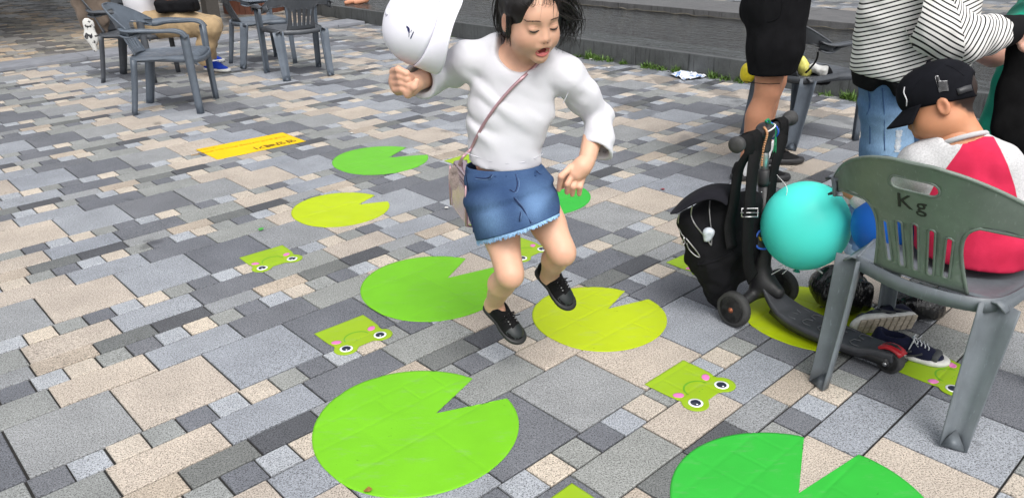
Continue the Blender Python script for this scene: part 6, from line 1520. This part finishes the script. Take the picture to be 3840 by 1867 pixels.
# printed sheet on the paving by the ledge
def litter_mat():
    m, n, b = newmat('printed_film'); k = ramp(n, noise(n, 24, 4, .7, 'World'), [(.53, 0), (.58, 1)]); c = mixc(n, k, (.72, .74, .78), (.14, .28, .60)); n.links.new(c, b.inputs['Base Color']); b.inputs['Roughness'].default_value = .4; return m
V = []; F = []; q = [G(2505, 286), G(2585, 274), G(2652, 292), G(2570, 310)]
for j in range(17):
    for i in range(25):
        u_, v_ = i/24, j/16; p = q[0].lerp(q[1], u_).lerp(q[3].lerp(q[2], u_), v_); e = .018*math.sin(9*u_+3*v_); V.append((p.x+e, p.y+.02*math.sin(13*v_+5*u_), .006+.020*abs(math.sin(7*u_+4*v_)*math.sin(9*v_-3*u_))+.01*rnd.random()))
for j in range(16):
    for i in range(24): F.append((j*25+i, j*25+i+1, j*25+i+26, j*25+i+25))
tag(mesh('printed_wrapper', V, F, litter_mat(), None, True), 'crumpled white and blue printed plastic sheet lying near the ledge', 'litter')
M_SCR = simple('paper_scrap', (.72, .71, .68), .8)
for px, py, r, lab, mt in ((1318, 503, .016, 'small white scrap by the far green lily pad', M_SCR), (2215, 226, .022, 'white paper scrap by the weeds below the ledge', M_SCR), (2660, 278, .03, 'white crumpled tissue between weeds and printed sheet', M_SCR), (2285, 257, .014, 'tiny white scrap on a grey stone below the ledge', M_SCR),
                          (2485, 714, .016, 'small dark red petal on the paving left of the backpack', simple('petal', (.25, .02, .03), .7)), (980, 865, .014, 'small green leaf near the leftmost frog sticker', simple('leaf', (.05, .30, .04), .7)), (1380, 1846, .012, 'tiny brown dead leaf on the largest green lily pad', simple('dry_leaf', (.28, .15, .03), .7)), (1676, 784, .014, 'small cream scrap on a dark stone left of the purse', M_SCR)):
    p = G(px, py); V = [(p.x+r*math.cos(t)*U(.5, 1.1), p.y+r*math.sin(t)*U(.5, 1.2), .006+U(0, .006)) for t in np.linspace(0, 2*PI, 9)[:-1]]; V.append((p.x, p.y, .010)); o = mesh('scrap', V, [(i, (i+1) % 8, 8) for i in range(8)], mt, None); tag(o, lab, 'litter')
# red-brown round planter at the back
pt = G(925, 62); pl_ = thing('round_planter', 'red-brown round planter of upright boards at the top left', 'planter', (pt.x, pt.y+.36, .02)); M_CORT = simple('redwood', (.115, .040, .022), .75, .35, 8, .4, 60, .004)
nb = 34
for i in range(nb):
    a = 2*PI*i/nb; c = Vector((pt.x+.42*math.cos(a), pt.y+.40+.42*math.sin(a), .36)); MB().box(c, (.022, 2*PI*.42/nb-.004, .68+.004*(i % 3)), Matrix.Rotation(a, 3, 'Z')).build('board', M_CORT, pl_)
MB().lathe([(.40, .02), (.40, .62)], (pt.x, pt.y+.40, 0), (0, 0, 1), 30).build('soil', simple('soil', (.03, .022, .015), .95), pl_)
# bare feet of someone on the ledge, far back
bf_ = SDF((-2.6, 10.8, .12), (-1.2, 12.2, .9), .012); b0 = G(1338, 12, .18)
for dx in (0, .13): bf_.cone((b0.x+dx, b0.y+.05*dx, .215), (b0.x+dx-.13, b0.y-.10, .195), .04, .03, .02).cone((b0.x+dx, b0.y, .23), (b0.x+dx+.03, b0.y+.03, .75), .042, .06, .02)
v8, f8 = bf_.mesh(1); pf = person('barefoot person standing on the stone ledge at the top edge', (b0.x, b0.y, .17)); fmesh('body', v8, f8, S_MAN, pf, blushed([])(v8))
# unseen cover over the back left, added to shade the paving there
can = thing('added_canopy', 'dark overhead cover, out of view, added to shade the paving beyond the kerb', 'added_canopy', (-6, 13, 0)); M_CAN = simple('added_canopy_dark', (.05, .045, .04), .8)
cc_ = gw(-24, V2+46, 2.7); MB().box(cc_, (13.5, 8.6, .18), Matrix.Rotation(YAW, 3, 'Z')).build('shade_roof', M_CAN, can)
for su, sv2 in ((-1, -1), (1, -1), (-1, 1), (1, 1)): MB().box(gw(-24+su*64, V2+46+sv2*40, 1.30), (.16, .16, 2.62), Matrix.Rotation(YAW, 3, 'Z')).build('shade_post', M_CAN, can)
